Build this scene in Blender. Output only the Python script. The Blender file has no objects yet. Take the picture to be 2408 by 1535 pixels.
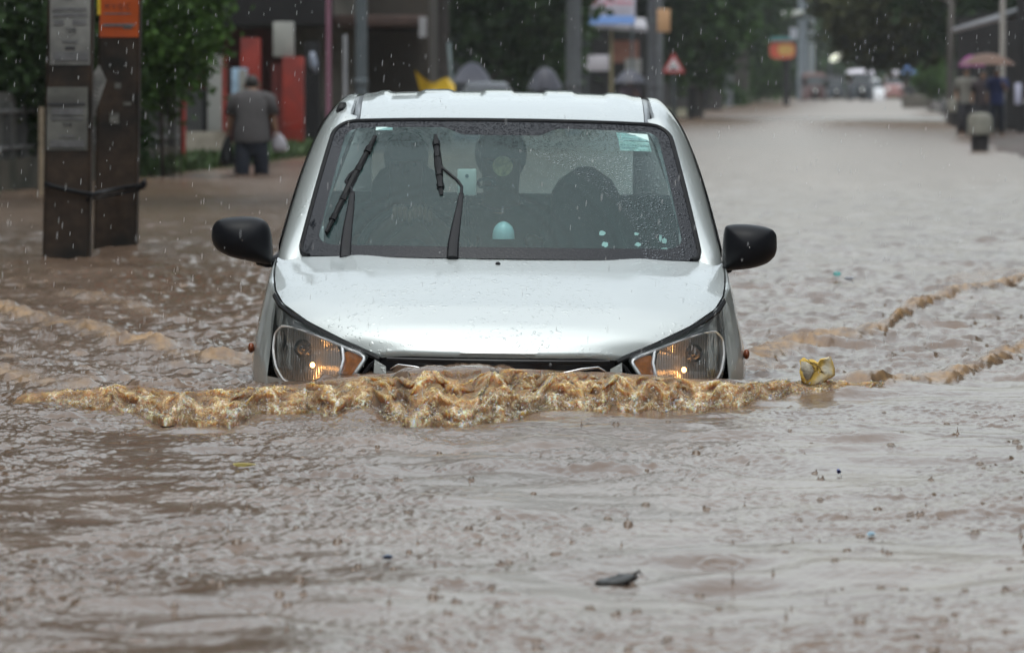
import bpy, bmesh, math, random
import numpy as np
from mathutils import Vector, Matrix, Euler

random.seed(7)
rng = np.random.default_rng(11)
SC = bpy.context.scene
COL = SC.collection
R = math.radians

# ------------------------------------------------------------------ camera constants (measured from the photograph)
F = 12640.0          # focal length in photo units (photo width = 2408 units)
CX, CY = 1204.0, 767.5
VH = 212.0           # horizon row
H = 0.94             # camera height above the flood water
PITCH = math.atan((CY - VH) / F)
CP, SP = math.cos(PITCH), math.sin(PITCH)


def P(u, v, y):
    """world point seen at (u, v) of the photo at depth y"""
    dx, dy = (u - CX) / F, (CY - v) / F
    ry = CP + dy * SP
    rz = -SP + dy * CP
    k = y / ry
    return Vector((dx * k, y, H + rz * k))


def W(u, v, z=0.0):
    dx, dy = (u - CX) / F, (CY - v) / F
    ry = CP + dy * SP
    rz = -SP + dy * CP
    k = (z - H) / rz
    return Vector((dx * k, ry * k, z))


def smooth(a, b, x):
    t = np.clip((x - a) / (b - a), 0, 1)
    return t * t * (3 - 2 * t)


def up(y):
    """the street climbs a little far away"""
    return 0.35 * smooth(150.0, 300.0, np.asarray(y, float))


# ------------------------------------------------------------------ noise tiles
def tile(N, L, lmin, lmax, seed, beta=0.0):
    r = np.random.default_rng(seed)
    n = r.standard_normal((N, N))
    f = np.fft.fft2(n)
    k = np.fft.fftfreq(N, L / N)
    kk = np.sqrt(k[:, None] ** 2 + k[None, :] ** 2)
    lam = 1 / np.maximum(kk, 1e-9)
    m = np.exp(-np.clip(np.log(lmin / lam), 0, None) ** 2 * 6) * np.exp(-np.clip(np.log(lam / lmax), 0, None) ** 2 * 6)
    m[0, 0] = 0
    m *= np.maximum(lam, 1e-6) ** beta
    t = np.real(np.fft.ifft2(f * m))
    return (t / t.std(), L)


def samp(tl, x, y):
    t, L = tl
    N = t.shape[0]
    fx = (x / L * N) % N
    fy = (y / L * N) % N
    ix = np.floor(fx).astype(int)
    iy = np.floor(fy).astype(int)
    ax, ay = fx - ix, fy - iy
    ix %= N; iy %= N
    jx, jy = (ix + 1) % N, (iy + 1) % N
    return (t[iy, ix] * (1 - ax) + t[iy, jx] * ax) * (1 - ay) + (t[jy, ix] * (1 - ax) + t[jy, jx] * ax) * ay


# ------------------------------------------------------------------ materials
MATS = {}


def mat(name, col, rough=0.6, metal=0.0, var=0.18, scale=6.0, bump=0.0, coat=0.0, spec=0.3, trans=0.0, sheen=0.0, detail=6.0, stain=None, stainscale=2.0):
    if name in MATS:
        return MATS[name]
    m = bpy.data.materials.new(name)
    m.use_nodes = True
    nt = m.node_tree
    b = nt.nodes['Principled BSDF']
    b.inputs['Roughness'].default_value = rough
    b.inputs['Metallic'].default_value = metal
    b.inputs['Coat Weight'].default_value = coat
    b.inputs['Coat Roughness'].default_value = 0.06
    b.inputs['Specular IOR Level'].default_value = spec
    b.inputs['Transmission Weight'].default_value = trans
    tc = nt.nodes.new('ShaderNodeTexCoord')
    nz = nt.nodes.new('ShaderNodeTexNoise')
    nz.inputs['Scale'].default_value = scale
    nz.inputs['Detail'].default_value = detail
    nz.inputs['Roughness'].default_value = 0.65
    nt.links.new(tc.outputs['Object'], nz.inputs['Vector'])
    rp = nt.nodes.new('ShaderNodeValToRGB')
    c = np.array(col[:3])
    rp.color_ramp.elements[0].position = 0.3
    rp.color_ramp.elements[1].position = 0.7
    rp.color_ramp.elements[0].color = (*np.clip(c * (1 - var), 0, 1), 1)
    rp.color_ramp.elements[1].color = (*np.clip(c * (1 + var), 0, 1), 1)
    nt.links.new(nz.outputs['Fac'], rp.inputs['Fac'])
    out = rp.outputs['Color']
    if stain is not None:
        n2 = nt.nodes.new('ShaderNodeTexNoise')
        n2.inputs['Scale'].default_value = stainscale
        n2.inputs['Detail'].default_value = 8
        nt.links.new(tc.outputs['Object'], n2.inputs['Vector'])
        r2 = nt.nodes.new('ShaderNodeValToRGB')
        r2.color_ramp.elements[0].position = 0.48
        r2.color_ramp.elements[1].position = 0.62
        nt.links.new(n2.outputs['Fac'], r2.inputs['Fac'])
        mx = nt.nodes.new('ShaderNodeMix')
        mx.data_type = 'RGBA'
        nt.links.new(r2.outputs['Color'], mx.inputs[0])
        nt.links.new(out, mx.inputs[6])
        mx.inputs[7].default_value = (*stain, 1)
        out = mx.outputs[2]
    nt.links.new(out, b.inputs['Base Color'])
    if bump:
        bp = nt.nodes.new('ShaderNodeBump')
        bp.inputs['Strength'].default_value = bump
        bp.inputs['Distance'].default_value = 0.01
        nt.links.new(nz.outputs['Fac'], bp.inputs['Height'])
        nt.links.new(bp.outputs['Normal'], b.inputs['Normal'])
    MATS[name] = m
    return m


# ------------------------------------------------------------------ mesh builder
class MB:
    def __init__(s):
        s.v, s.f = [], []

    def add(s, vs, fs):
        o = len(s.v)
        s.v.extend([tuple(p) for p in vs])
        s.f.extend([tuple(i + o for i in f) for f in fs])
        return s

    def box(s, a, b, top=(0, 0), bev=0.0):
        x0, y0, z0 = a
        x1, y1, z1 = b
        tx, ty = top
        vs = [(x0, y0, z0), (x1, y0, z0), (x1, y1, z0), (x0, y1, z0),
              (x0 + tx, y0 + ty, z1), (x1 + tx, y0 + ty, z1), (x1 + tx, y1 + ty, z1), (x0 + tx, y1 + ty, z1)]
        return s.add(vs, [(3, 2, 1, 0), (4, 5, 6, 7), (0, 1, 5, 4), (1, 2, 6, 5), (2, 3, 7, 6), (3, 0, 4, 7)])

    def tube(s, pts, rad, n=8, cap=True, flat=1.0):
        pts = [Vector(p) for p in pts]
        if not hasattr(rad, '__len__'):
            rad = [rad] * len(pts)
        vs, fs = [], []
        ref = None
        for i, p in enumerate(pts):
            t = (pts[min(i + 1, len(pts) - 1)] - pts[max(i - 1, 0)])
            if t.length < 1e-9:
                t = Vector((0, 0, 1))
            t.normalize()
            if ref is None:
                ref = Vector((0, 1, 0)) if abs(t.y) < 0.9 else Vector((1, 0, 0))
            a = t.cross(ref).normalized()
            b = a.cross(t).normalized()
            ref = b
            for k in range(n):
                w = 2 * math.pi * k / n
                vs.append(p + a * math.cos(w) * rad[i] + b * math.sin(w) * rad[i] * flat)
        for i in range(len(pts) - 1):
            for k in range(n):
                fs.append((i * n + k, i * n + (k + 1) % n, (i + 1) * n + (k + 1) % n, (i + 1) * n + k))
        if cap:
            fs.append(tuple(range(n))[::-1])
            fs.append(tuple((len(pts) - 1) * n + k for k in range(n)))
        return s.add(vs, fs)

    def ell(s, c, r, n=14, m=9, fn=None):
        vs, fs = [], []
        c = Vector(c)
        for j in range(m + 1):
            th = math.pi * j / m
            for i in range(n):
                ph = 2 * math.pi * i / n
                d = Vector((math.sin(th) * math.cos(ph), math.sin(th) * math.sin(ph), math.cos(th)))
                k = fn(d) if fn else 1.0
                vs.append(c + Vector((d.x * r[0] * k, d.y * r[1] * k, d.z * r[2] * k)))
        for j in range(m):
            for i in range(n):
                fs.append((j * n + i, (j + 1) * n + i, (j + 1) * n + (i + 1) % n, j * n + (i + 1) % n))
        return s.add(vs, fs)

    def grid(s, A, closed=False, flip=False):
        """A[i][j] -> points"""
        A = [[Vector(p) for p in r] for r in A]
        ni, nj = len(A), len(A[0])
        vs = [p for r in A for p in r]
        fs = []
        for i in range(ni - 1):
            for j in range(nj if closed else nj - 1):
                q = (i * nj + j, i * nj + (j + 1) % nj, (i + 1) * nj + (j + 1) % nj, (i + 1) * nj + j)
                fs.append(q[::-1] if flip else q)
        return s.add(vs, fs)

    def prism(s, pts, off):
        """polygon (3-D points) extruded by vector off"""
        n = len(pts)
        off = Vector(off)
        vs = [Vector(p) for p in pts] + [Vector(p) + off for p in pts]
        fs = [tuple(range(n))[::-1], tuple(range(n, 2 * n))]
        for i in range(n):
            fs.append((i, (i + 1) % n, n + (i + 1) % n, n + i))
        return s.add(vs, fs)

    def lathe(s, prof, c=(0, 0, 0), n=16, sx=1.0, sy=1.0):
        vs, fs = [], []
        for (r, z) in prof:
            for i in range(n):
                w = 2 * math.pi * i / n
                vs.append((c[0] + r * math.cos(w) * sx, c[1] + r * math.sin(w) * sy, c[2] + z))
        for j in range(len(prof) - 1):
            for i in range(n):
                fs.append((j * n + i, j * n + (i + 1) % n, (j + 1) * n + (i + 1) % n, (j + 1) * n + i))
        return s.add(vs, fs)

    def build(s, name, m, parent=None, bevel=0.0, ang=35, local=False, solid=0.0, recalc=True):
        me = bpy.data.meshes.new(name)
        off = Vector((0, 0, 0))
        if parent is not None and not local:
            off = parent_loc(parent)
        me.from_pydata([tuple(Vector(p) - off) for p in s.v], [], s.f)
        bm = bmesh.new()
        bm.from_mesh(me)
        bmesh.ops.remove_doubles(bm, verts=bm.verts, dist=1e-6)
        if recalc:
            bmesh.ops.recalc_face_normals(bm, faces=bm.faces)
        if bevel:
            try:
                bmesh.ops.bevel(bm, geom=list(bm.edges), offset=bevel, segments=2, affect='EDGES', profile=0.5, clamp_overlap=True)
            except Exception:
                pass
        bm.to_mesh(me)
        bm.free()
        return link(name, me, m, parent, ang)


def parent_loc(o):
    l = Vector((0, 0, 0))
    while o is not None:
        l += o.location
        o = o.parent
    return l


def link(name, me, m, parent=None, ang=35):
    if m is not None:
        me.materials.append(m)
    me.polygons.foreach_set('use_smooth', [True] * len(me.polygons))
    try:
        me.set_sharp_from_angle(angle=R(ang))
    except Exception:
        pass
    o = bpy.data.objects.new(name, me)
    COL.objects.link(o)
    if parent is not None:
        o.parent = parent
    return o


def root(name, loc, label, cat, group=None):
    o = bpy.data.objects.new(name, None)
    o.empty_display_size = 0.2
    COL.objects.link(o)
    o.location = loc
    return tag(o, label, cat, group)


def tag(o, label, cat, group=None, kind=None):
    o['label'] = label
    o['category'] = cat
    if group:
        o['group'] = group
    if kind:
        o['kind'] = kind
    return o


def struct(o):
    o['kind'] = 'structure'
    return o


def copy_tree(o, parent=None):
    c = o.copy()
    COL.objects.link(c)
    if parent is not None:
        c.parent = parent
    for ch in [q for q in bpy.data.objects if q.parent == o]:
        copy_tree(ch, c)
    return c


def text_mesh(txt, size, depth=0.001, align='CENTER'):
    cu = bpy.data.curves.new('lettering', 'FONT')
    cu.body = txt
    cu.size = size
    cu.extrude = depth
    cu.align_x = align
    cu.align_y = 'CENTER'
    cu.resolution_u = 2
    o = bpy.data.objects.new('lettering', cu)
    COL.objects.link(o)
    dg = bpy.context.evaluated_depsgraph_get()
    me = bpy.data.meshes.new_from_object(o.evaluated_get(dg))
    bpy.data.objects.remove(o)
    vs = [v.co.copy() for v in me.vertices]
    fs = [tuple(p.vertices) for p in me.polygons]
    bpy.data.meshes.remove(me)
    return vs, fs


def skin(joints, edges, rootj, sub=2):
    """continuous surface grown round a skeleton; joints: name -> (pos, radius)"""
    names = list(joints)
    me = bpy.data.meshes.new('sk')
    bm = bmesh.new()
    lay = bm.verts.layers.skin.verify()
    vs = {}
    for n in names:
        p, r = joints[n]
        v = bm.verts.new(p)
        rr = r if hasattr(r, '__len__') else (r, r)
        v[lay].radius = rr
        v[lay].use_root = (n == rootj)
        vs[n] = v
    for a, b in edges:
        bm.edges.new((vs[a], vs[b]))
    bm.to_mesh(me)
    bm.free()
    o = bpy.data.objects.new('sk', me)
    COL.objects.link(o)
    mod = o.modifiers.new('s', 'SKIN')
    mod.use_smooth_shade = True
    ms = o.modifiers.new('d', 'SUBSURF')
    ms.levels = sub
    ms.render_levels = sub
    dg = bpy.context.evaluated_depsgraph_get()
    out = bpy.data.meshes.new_from_object(o.evaluated_get(dg))
    bpy.data.objects.remove(o)
    bpy.data.meshes.remove(me)
    return out


def skin_part(name, joints, edges, rootj, m, parent, sub=2):
    off = parent_loc(parent)
    j = {k: (Vector(p) - off, r) for k, (p, r) in joints.items()}
    me = skin(j, edges, rootj, sub)
    return link(name, me, m, parent, 180)


# ------------------------------------------------------------------ render, world, camera
SC.render.engine = 'CYCLES'
SC.view_settings.view_transform = 'Standard'
SC.view_settings.look = 'None'
SC.view_settings.gamma = 1
SC.view_settings.exposure = 0.22
SC.cycles.max_bounces = 10
SC.cycles.transparent_max_bounces = 24
SC.cycles.use_denoising = True
SC.cycles.volume_bounces = 1
SC.cycles.volume_step_rate = 4.0

SUN_EL, SUN_ROT = 76, 200
w = bpy.data.worlds.new('World')
SC.world = w
w.use_nodes = True
nt = w.node_tree
bg = nt.nodes['Background']
sky = nt.nodes.new('ShaderNodeTexSky')
sky.sky_type = 'NISHITA'
sky.sun_disc = False
sky.sun_elevation = R(SUN_EL)
sky.sun_rotation = R(SUN_ROT)
sky.air_density = 1.5
sky.dust_density = 6.0
sky.ozone_density = 1.0
hs = nt.nodes.new('ShaderNodeHueSaturation')
hs.inputs['Saturation'].default_value = 0.30
nt.links.new(sky.outputs[0], hs.inputs['Color'])
# an overcast dome: brighter overhead than at the horizon
tcw = nt.nodes.new('ShaderNodeTexCoord')
sxyz = nt.nodes.new('ShaderNodeSeparateXYZ')
nt.links.new(tcw.outputs['Generated'], sxyz.inputs[0])
ov = nt.nodes.new('ShaderNodeMapRange')
ov.inputs['From Min'].default_value = 0.0; ov.inputs['From Max'].default_value = 1.0
ov.inputs['To Min'].default_value = 2.25; ov.inputs['To Max'].default_value = 1.2
nt.links.new(sxyz.outputs[2], ov.inputs['Value'])
vm = nt.nodes.new('ShaderNodeVectorMath'); vm.operation = 'SCALE'
nt.links.new(hs.outputs[0], vm.inputs[0]); nt.links.new(ov.outputs[0], vm.inputs['Scale'])
vt = nt.nodes.new('ShaderNodeVectorMath'); vt.operation = 'MULTIPLY'
vt.inputs[1].default_value = (0.94, 1.0, 1.005)
nt.links.new(vm.outputs[0], vt.inputs[0])
nt.links.new(vt.outputs[0], bg.inputs[0])
bg.inputs[1].default_value = 0.15

sd = bpy.data.lights.new('sun', 'SUN')
sd.energy = 0.5
sd.angle = R(120)
sd.color = (1.0, 0.97, 0.93)
so = bpy.data.objects.new('sun', sd)
COL.objects.link(so)
# direction towards the sun: rotation measured from +Y clockwise
az, el = R(SUN_ROT), R(SUN_EL)
dirv = Vector((math.sin(az) * math.cos(el), math.cos(az) * math.cos(el), math.sin(el)))
so.rotation_euler = dirv.to_track_quat('Z', 'Y').to_euler()
so.location = dirv * 50

cd = bpy.data.cameras.new('camera')
cam = bpy.data.objects.new('camera', cd)
COL.objects.link(cam)
cam.location = (0, 0, H)
cam.rotation_euler = (R(90) - PITCH, 0, 0)
cd.sensor_width = 36.0
cd.lens = 36.0 * F / 2408.0
cd.clip_end = 6000
cd.clip_start = 0.1
cd.dof.use_dof = True
cd.dof.focus_distance = 15.95
cd.dof.aperture_fstop = 8.0
SC.camera = cam
# ------------------------------------------------------------------ flood water
NA = tile(1024, 5.0, 0.03, 0.09, 1)
NB = tile(1024, 9.0, 0.09, 0.28, 2)
NC = tile(512, 17.0, 0.35, 1.2, 3)
ND = tile(512, 41.0, 1.5, 6.0, 4)
NE = tile(1024, 3.0, 0.012, 0.035, 5)

FU = np.array([-9000, -200, 0, 60, 120, 200, 300, 400, 480, 540, 620, 720, 760, 830, 900, 960, 1060, 1150, 1230, 1290, 1380, 1420, 1480, 1560, 1620, 1700, 1780, 1860, 1950, 2050, 2100, 2200, 2400, 2900, 9400])
FV = np.array([945, 942, 941, 946, 952, 960, 967, 985, 992, 996, 978, 968, 985, 978, 986, 998, 1003, 999, 984, 968, 966, 974, 966, 968, 961, 955, 949, 932, 930, 930, 916, 907, 907, 905, 905])
TU = np.array([-9000, 0, 40, 80, 150, 220, 260, 330, 420, 520, 600, 700, 800, 900, 1000, 1100, 1250, 1400, 1500, 1560, 1620, 1700, 1760, 1880, 2000, 2080, 2150, 2230, 2300, 9400])
TV = np.array([940, 930, 924, 919, 912, 905, 900, 899, 916, 906, 902, 896, 884, 876, 866, 862, 864, 872, 876, 879, 884, 889, 890, 886, 888, 890, 896, 903, 906, 906])


def foot(u):
    vF = np.interp(u, FU, FV)
    vT = np.interp(u, TU, TV)
    yF = F * H / (vF - VH)
    wdt = np.clip((vF - vT) / 135.0, 0.12, 1) * 0.36
    yT = yF + wdt
    zT = H - (vT + 6 - VH) * yT / F
    return yF, yT, np.maximum(zT, 0)


CARX, CARY = -0.043, 16.0
NOSE_A = np.array([0, .1, .2, .3, .37, .45, .52, .58, .63, .67, .70, .73, .76, .772])
NOSE_D = np.array([.06, .065, .08, .105, .13, .165, .21, .265, .33, .41, .50, .60, .75, .95])

# secondary wavelets: photo polyline, amplitude, half width in metres, foam
RIDGES = [
    ([(-300, 660), (20, 735), (130, 768), (250, 788), (330, 803), (430, 848)], .055, (.4, .5), 1.0),
    ([(-300, 850), (0, 885), (130, 905), (230, 925)], .022, (.4, .3), .6),
    ([(440, 838), (500, 850), (575, 856), (640, 862)], .03, (.3, .4), .8),
    ([(150, 690), (300, 722), (470, 760)], .026, (.5, .5), .45),
    ([(1740, 872), (1790, 845), (1850, 822), (1920, 808), (2000, 797), (2080, 776), (2120, 742), (2210, 704), (2500, 640)], .058, (.65, .25), 1.0),
    ([(1985, 926), (2130, 910), (2220, 893), (2300, 866), (2408, 826), (2700, 770)], .050, (.2, .45), 1.0),
    ([(1745, 885), (1790, 878), (1850, 872)], .03, (.35, .3), .9),
    ([(2220, 672), (2330, 650), (2600, 640)], .04, (.8, .8), .35),
]


def water_height(u, y, cell):
    """u: photo column, y: depth (arrays) -> z, foam, rough"""
    x = (u - CX) * y / F
    v = VH + F * H / y
    yF, yT, zT = foot(u)
    front = y < yF
    behind = smooth(0.0, 1.2, y - yF)
    # general chop
    att = lambda lam: np.clip(lam / (2.2 * cell), 0, 1) ** 1.3
    calm = 1 - behind
    patch = 0.28 + 0.95 * smooth(-0.6, 1.0, samp(ND, x * 1.7, y * 0.6))
    leftish = smooth(300, -1300, u - 900)
    z = samp(ND, x * .9, y * 1.3) * .009 * calm + samp(NC, x * .8, y * 1.1) * (.0050 * calm + .0085 * behind) * att(.5)
    z += samp(NB, x * 0.9, y * 0.75) * ((.0012 + .0012 * leftish) * calm * patch + .0048 * behind) * att(.14)
    z += samp(NA, x, y * 0.7) * (.00095 * calm * patch + .0020 * behind) * att(.05)
    far = smooth(30, 90, y)
    z *= (1 - .25 * far)
    # mound pushed by the car
    s = np.clip((y - yF - .09) / np.maximum(yT - yF, 1e-3), 0, 1)
    prof = np.sin(s * math.pi / 2) ** 1.1
    a = np.abs(x - CARX)
    L = 1.0 + 3.2 * (1 - smooth(.30, .60, a))
    back = np.exp(-np.clip(y - yT, 0, None) / L)
    back *= 1 - smooth(1.2, 3.5, y - yT)
    z += zT * prof * back * 0.93
    foam = np.zeros_like(z)
    # lumpy foam at the crest of the mound (the rolling front has its own mesh)
    for pts, amp, wd, fm in RIDGES:
        pu = np.array([p[0] for p in pts], float)
        pv = np.array([p[1] for p in pts], float)
        vr = np.interp(u, pu, pv)
        yr = F * H / (vr - VH)
        inside = smooth(pu[0] - 60, pu[0] + 40, u) * (1 - smooth(pu[-1] - 60, pu[-1] + 40, u))
        yr = yr + .16 * samp(NC, x * .7 + 3, y * 0 + 2.0)
        wd = wd[0] + (wd[1] - wd[0]) * np.clip((u - pu[0]) / (pu[-1] - pu[0]), 0, 1)
        dy = (y - yr) / wd
        g = np.exp(-np.where(dy < 0, (dy * 1.15) ** 2, (dy * 0.75) ** 2)) * inside
        g = g * (0.85 + 0.15 * samp(NC, x * .45, y * .2))
        lump = samp(NB, x * .9, y * 0.5) * .0030 + samp(NA, x * 1.3, y * .8) * .0014
        z += amp * .52 * g + lump * g * fm
        foam = np.maximum(foam, np.clip(g * 1.25 - 0.22, 0, 1) * fm)
    # churned golden flecks beside the car
    near = behind * (1 - smooth(24, 38, y))
    fl = smooth(1.0, 2.2, samp(NB, x * .7 + 3, y * .6)) * near
    foam = np.maximum(foam, fl * .5 * (0.35 + .65 * leftish))
    z += up(y)
    rough = .165 + .02 * behind + .05 * smooth(18, 70, y) + .06 * smooth(70, 250, y)
    rough = rough + .28 * foam
    # no water inside the car body
    d = y - CARY
    dn = np.interp(a, NOSE_A, NOSE_D)
    ins = (a < .74) & (d > dn + .06) & (d < 3.4)
    z = np.where(ins, z - .35, z)
    return x, z, foam, rough


def make_water():
    v1 = np.concatenate([np.arange(3000, 1760, -14.0), np.arange(1760, 1040, -1.0)])
    y1 = F * H / (v1 - VH)
    y2 = np.arange(y1[-1] + .012, 16.6, .011)
    v2 = np.arange(VH + F * H / (y2[-1] + .02), 262, -1.3)
    y3 = F * H / (v2 - VH)
    y4 = np.geomspace(y3[-1] * 1.01, 440, 70)
    ys = np.concatenate([y1, y2, y3, y4])
    us = np.concatenate([np.arange(-5200, -760, 60.0), np.arange(-760, -60, 7.0), np.arange(-60, 2470, 2.5), np.arange(2470, 3200, 7.0), np.arange(3200, 7000, 60.0)])
    dyc = np.gradient(ys)
    U, Y = np.meshgrid(us, ys)
    cell = np.maximum(np.repeat(dyc[:, None], len(us), 1) * .8, Y * 2.5 / F)
    X, Z, FO, RO = water_height(U, Y, cell)
    # rings where rain drops hit
    r = np.random.default_rng(5)
    for i in range(900):
        cy = r.uniform(8.2, 15.3) if i < 700 else r.uniform(15.3, 22)
        cu = r.uniform(-300, 2700)
        vF = np.interp(cu, FU, FV)
        if abs(cy - F * H / (vF - VH) - .1) < .35:
            continue
        cx = (cu - CX) * cy / F
        rad = r.uniform(.0, .075)
        am = r.uniform(.0012, .0030) * (1 - rad * 6)
        i0, i1 = np.searchsorted(ys, [cy - rad - .05, cy + rad + .05])
        h = (rad + .05) * F / cy
        j0, j1 = np.searchsorted(us, [cu - h, cu + h])
        if i1 <= i0 or j1 <= j0:
            continue
        q = np.hypot(X[i0:i1, j0:j1] - cx, Y[i0:i1, j0:j1] - cy) - rad
        Z[i0:i1, j0:j1] += am * np.cos(2 * math.pi * q / .032) * np.exp(-(q / .02) ** 2)
    nr, nc = U.shape
    co = np.stack([X, Y, Z], -1).reshape(-1, 3).astype(np.float32)
    idx = np.arange(nr * nc).reshape(nr, nc)
    q = np.stack([idx[:-1, :-1], idx[:-1, 1:], idx[1:, 1:], idx[1:, :-1]], -1).reshape(-1, 4)
    me = bpy.data.meshes.new('water')
    fast_mesh(me, co, q)
    for nm, arr in (('foam', FO), ('rough', RO)):
        at = me.attributes.new(nm, 'FLOAT', 'POINT')
        at.data.foreach_set('value', arr.reshape(-1).astype(np.float32))
    o = bpy.data.objects.new('water', me)
    COL.objects.link(o)
    me.materials.append(water_mat())
    o['kind'] = 'structure'
    return o


def fast_mesh(me, co, q):
    k = q.shape[1]
    me.vertices.add(len(co))
    me.vertices.foreach_set('co', np.ascontiguousarray(co, np.float32).reshape(-1))
    me.loops.add(len(q) * k)
    me.loops.foreach_set('vertex_index', np.ascontiguousarray(q, np.int32).reshape(-1))
    me.polygons.add(len(q))
    me.polygons.foreach_set('loop_start', np.arange(0, len(q) * k, k, dtype=np.int32))
    me.polygons.foreach_set('use_smooth', np.ones(len(q), bool))
    me.update()
    me.validate()


def water_mat():
    if 'muddy_water' in MATS:
        return MATS['muddy_water']
    m = bpy.data.materials.new('muddy_water')
    MATS['muddy_water'] = m
    m.use_nodes = True
    nt = m.node_tree
    b = nt.nodes['Principled BSDF']
    b.inputs['IOR'].default_value = 1.33
    b.inputs['Specular IOR Level'].default_value = 0.5
    at = nt.nodes.new('ShaderNodeAttribute'); at.attribute_name = 'foam'
    ar = nt.nodes.new('ShaderNodeAttribute'); ar.attribute_name = 'rough'
    tc = nt.nodes.new('ShaderNodeTexCoord')
    nz = nt.nodes.new('ShaderNodeTexNoise')
    nz.inputs['Scale'].default_value = 1.1
    nz.inputs['Detail'].default_value = 5
    nt.links.new(tc.outputs['Object'], nz.inputs['Vector'])
    rp = nt.nodes.new('ShaderNodeValToRGB')
    rp.color_ramp.elements[0].position = .35
    rp.color_ramp.elements[1].position = .7
    rp.color_ramp.elements[0].color = (.112, .073, .050, 1)
    rp.color_ramp.elements[1].color = (.16, .112, .083, 1)
    nt.links.new(nz.outputs['Fac'], rp.inputs['Fac'])
    mx = nt.nodes.new('ShaderNodeMix'); mx.data_type = 'RGBA'
    nf = nt.nodes.new('ShaderNodeTexNoise'); nf.inputs['Scale'].default_value = 24; nf.inputs['Detail'].default_value = 5
    mpf = nt.nodes.new('ShaderNodeMapping'); mpf.inputs['Scale'].default_value = (1, .35, 1)
    nt.links.new(tc.outputs['Object'], mpf.inputs['Vector']); nt.links.new(mpf.outputs[0], nf.inputs['Vector'])
    rf = nt.nodes.new('ShaderNodeMapRange'); rf.inputs['From Min'].default_value = .38; rf.inputs['From Max'].default_value = .62
    rf.inputs['To Min'].default_value = .12
    nt.links.new(nf.outputs['Fac'], rf.inputs['Value'])
    mf = nt.nodes.new('ShaderNodeMath'); mf.operation = 'MULTIPLY'
    nt.links.new(at.outputs['Fac'], mf.inputs[0]); nt.links.new(rf.outputs[0], mf.inputs[1])
    nt.links.new(mf.outputs[0], mx.inputs[0])
    nt.links.new(rp.outputs['Color'], mx.inputs[6])
    mx.inputs[7].default_value = (.29, .178, .085, 1)
    nt.links.new(mx.outputs[2], b.inputs['Base Color'])
    nt.links.new(ar.outputs['Fac'], b.inputs['Roughness'])
    n2 = nt.nodes.new('ShaderNodeTexNoise')
    n2.inputs['Scale'].default_value = 38
    n2.inputs['Detail'].default_value = 3
    nt.links.new(tc.outputs['Object'], n2.inputs['Vector'])
    bp = nt.nodes.new('ShaderNodeBump')
    bp.inputs['Strength'].default_value = 0.35
    bp.inputs['Distance'].default_value = 0.004
    nt.links.new(n2.outputs['Fac'], bp.inputs['Height'])
    nt.links.new(bp.outputs['Normal'], b.inputs['Normal'])
    return m


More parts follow.
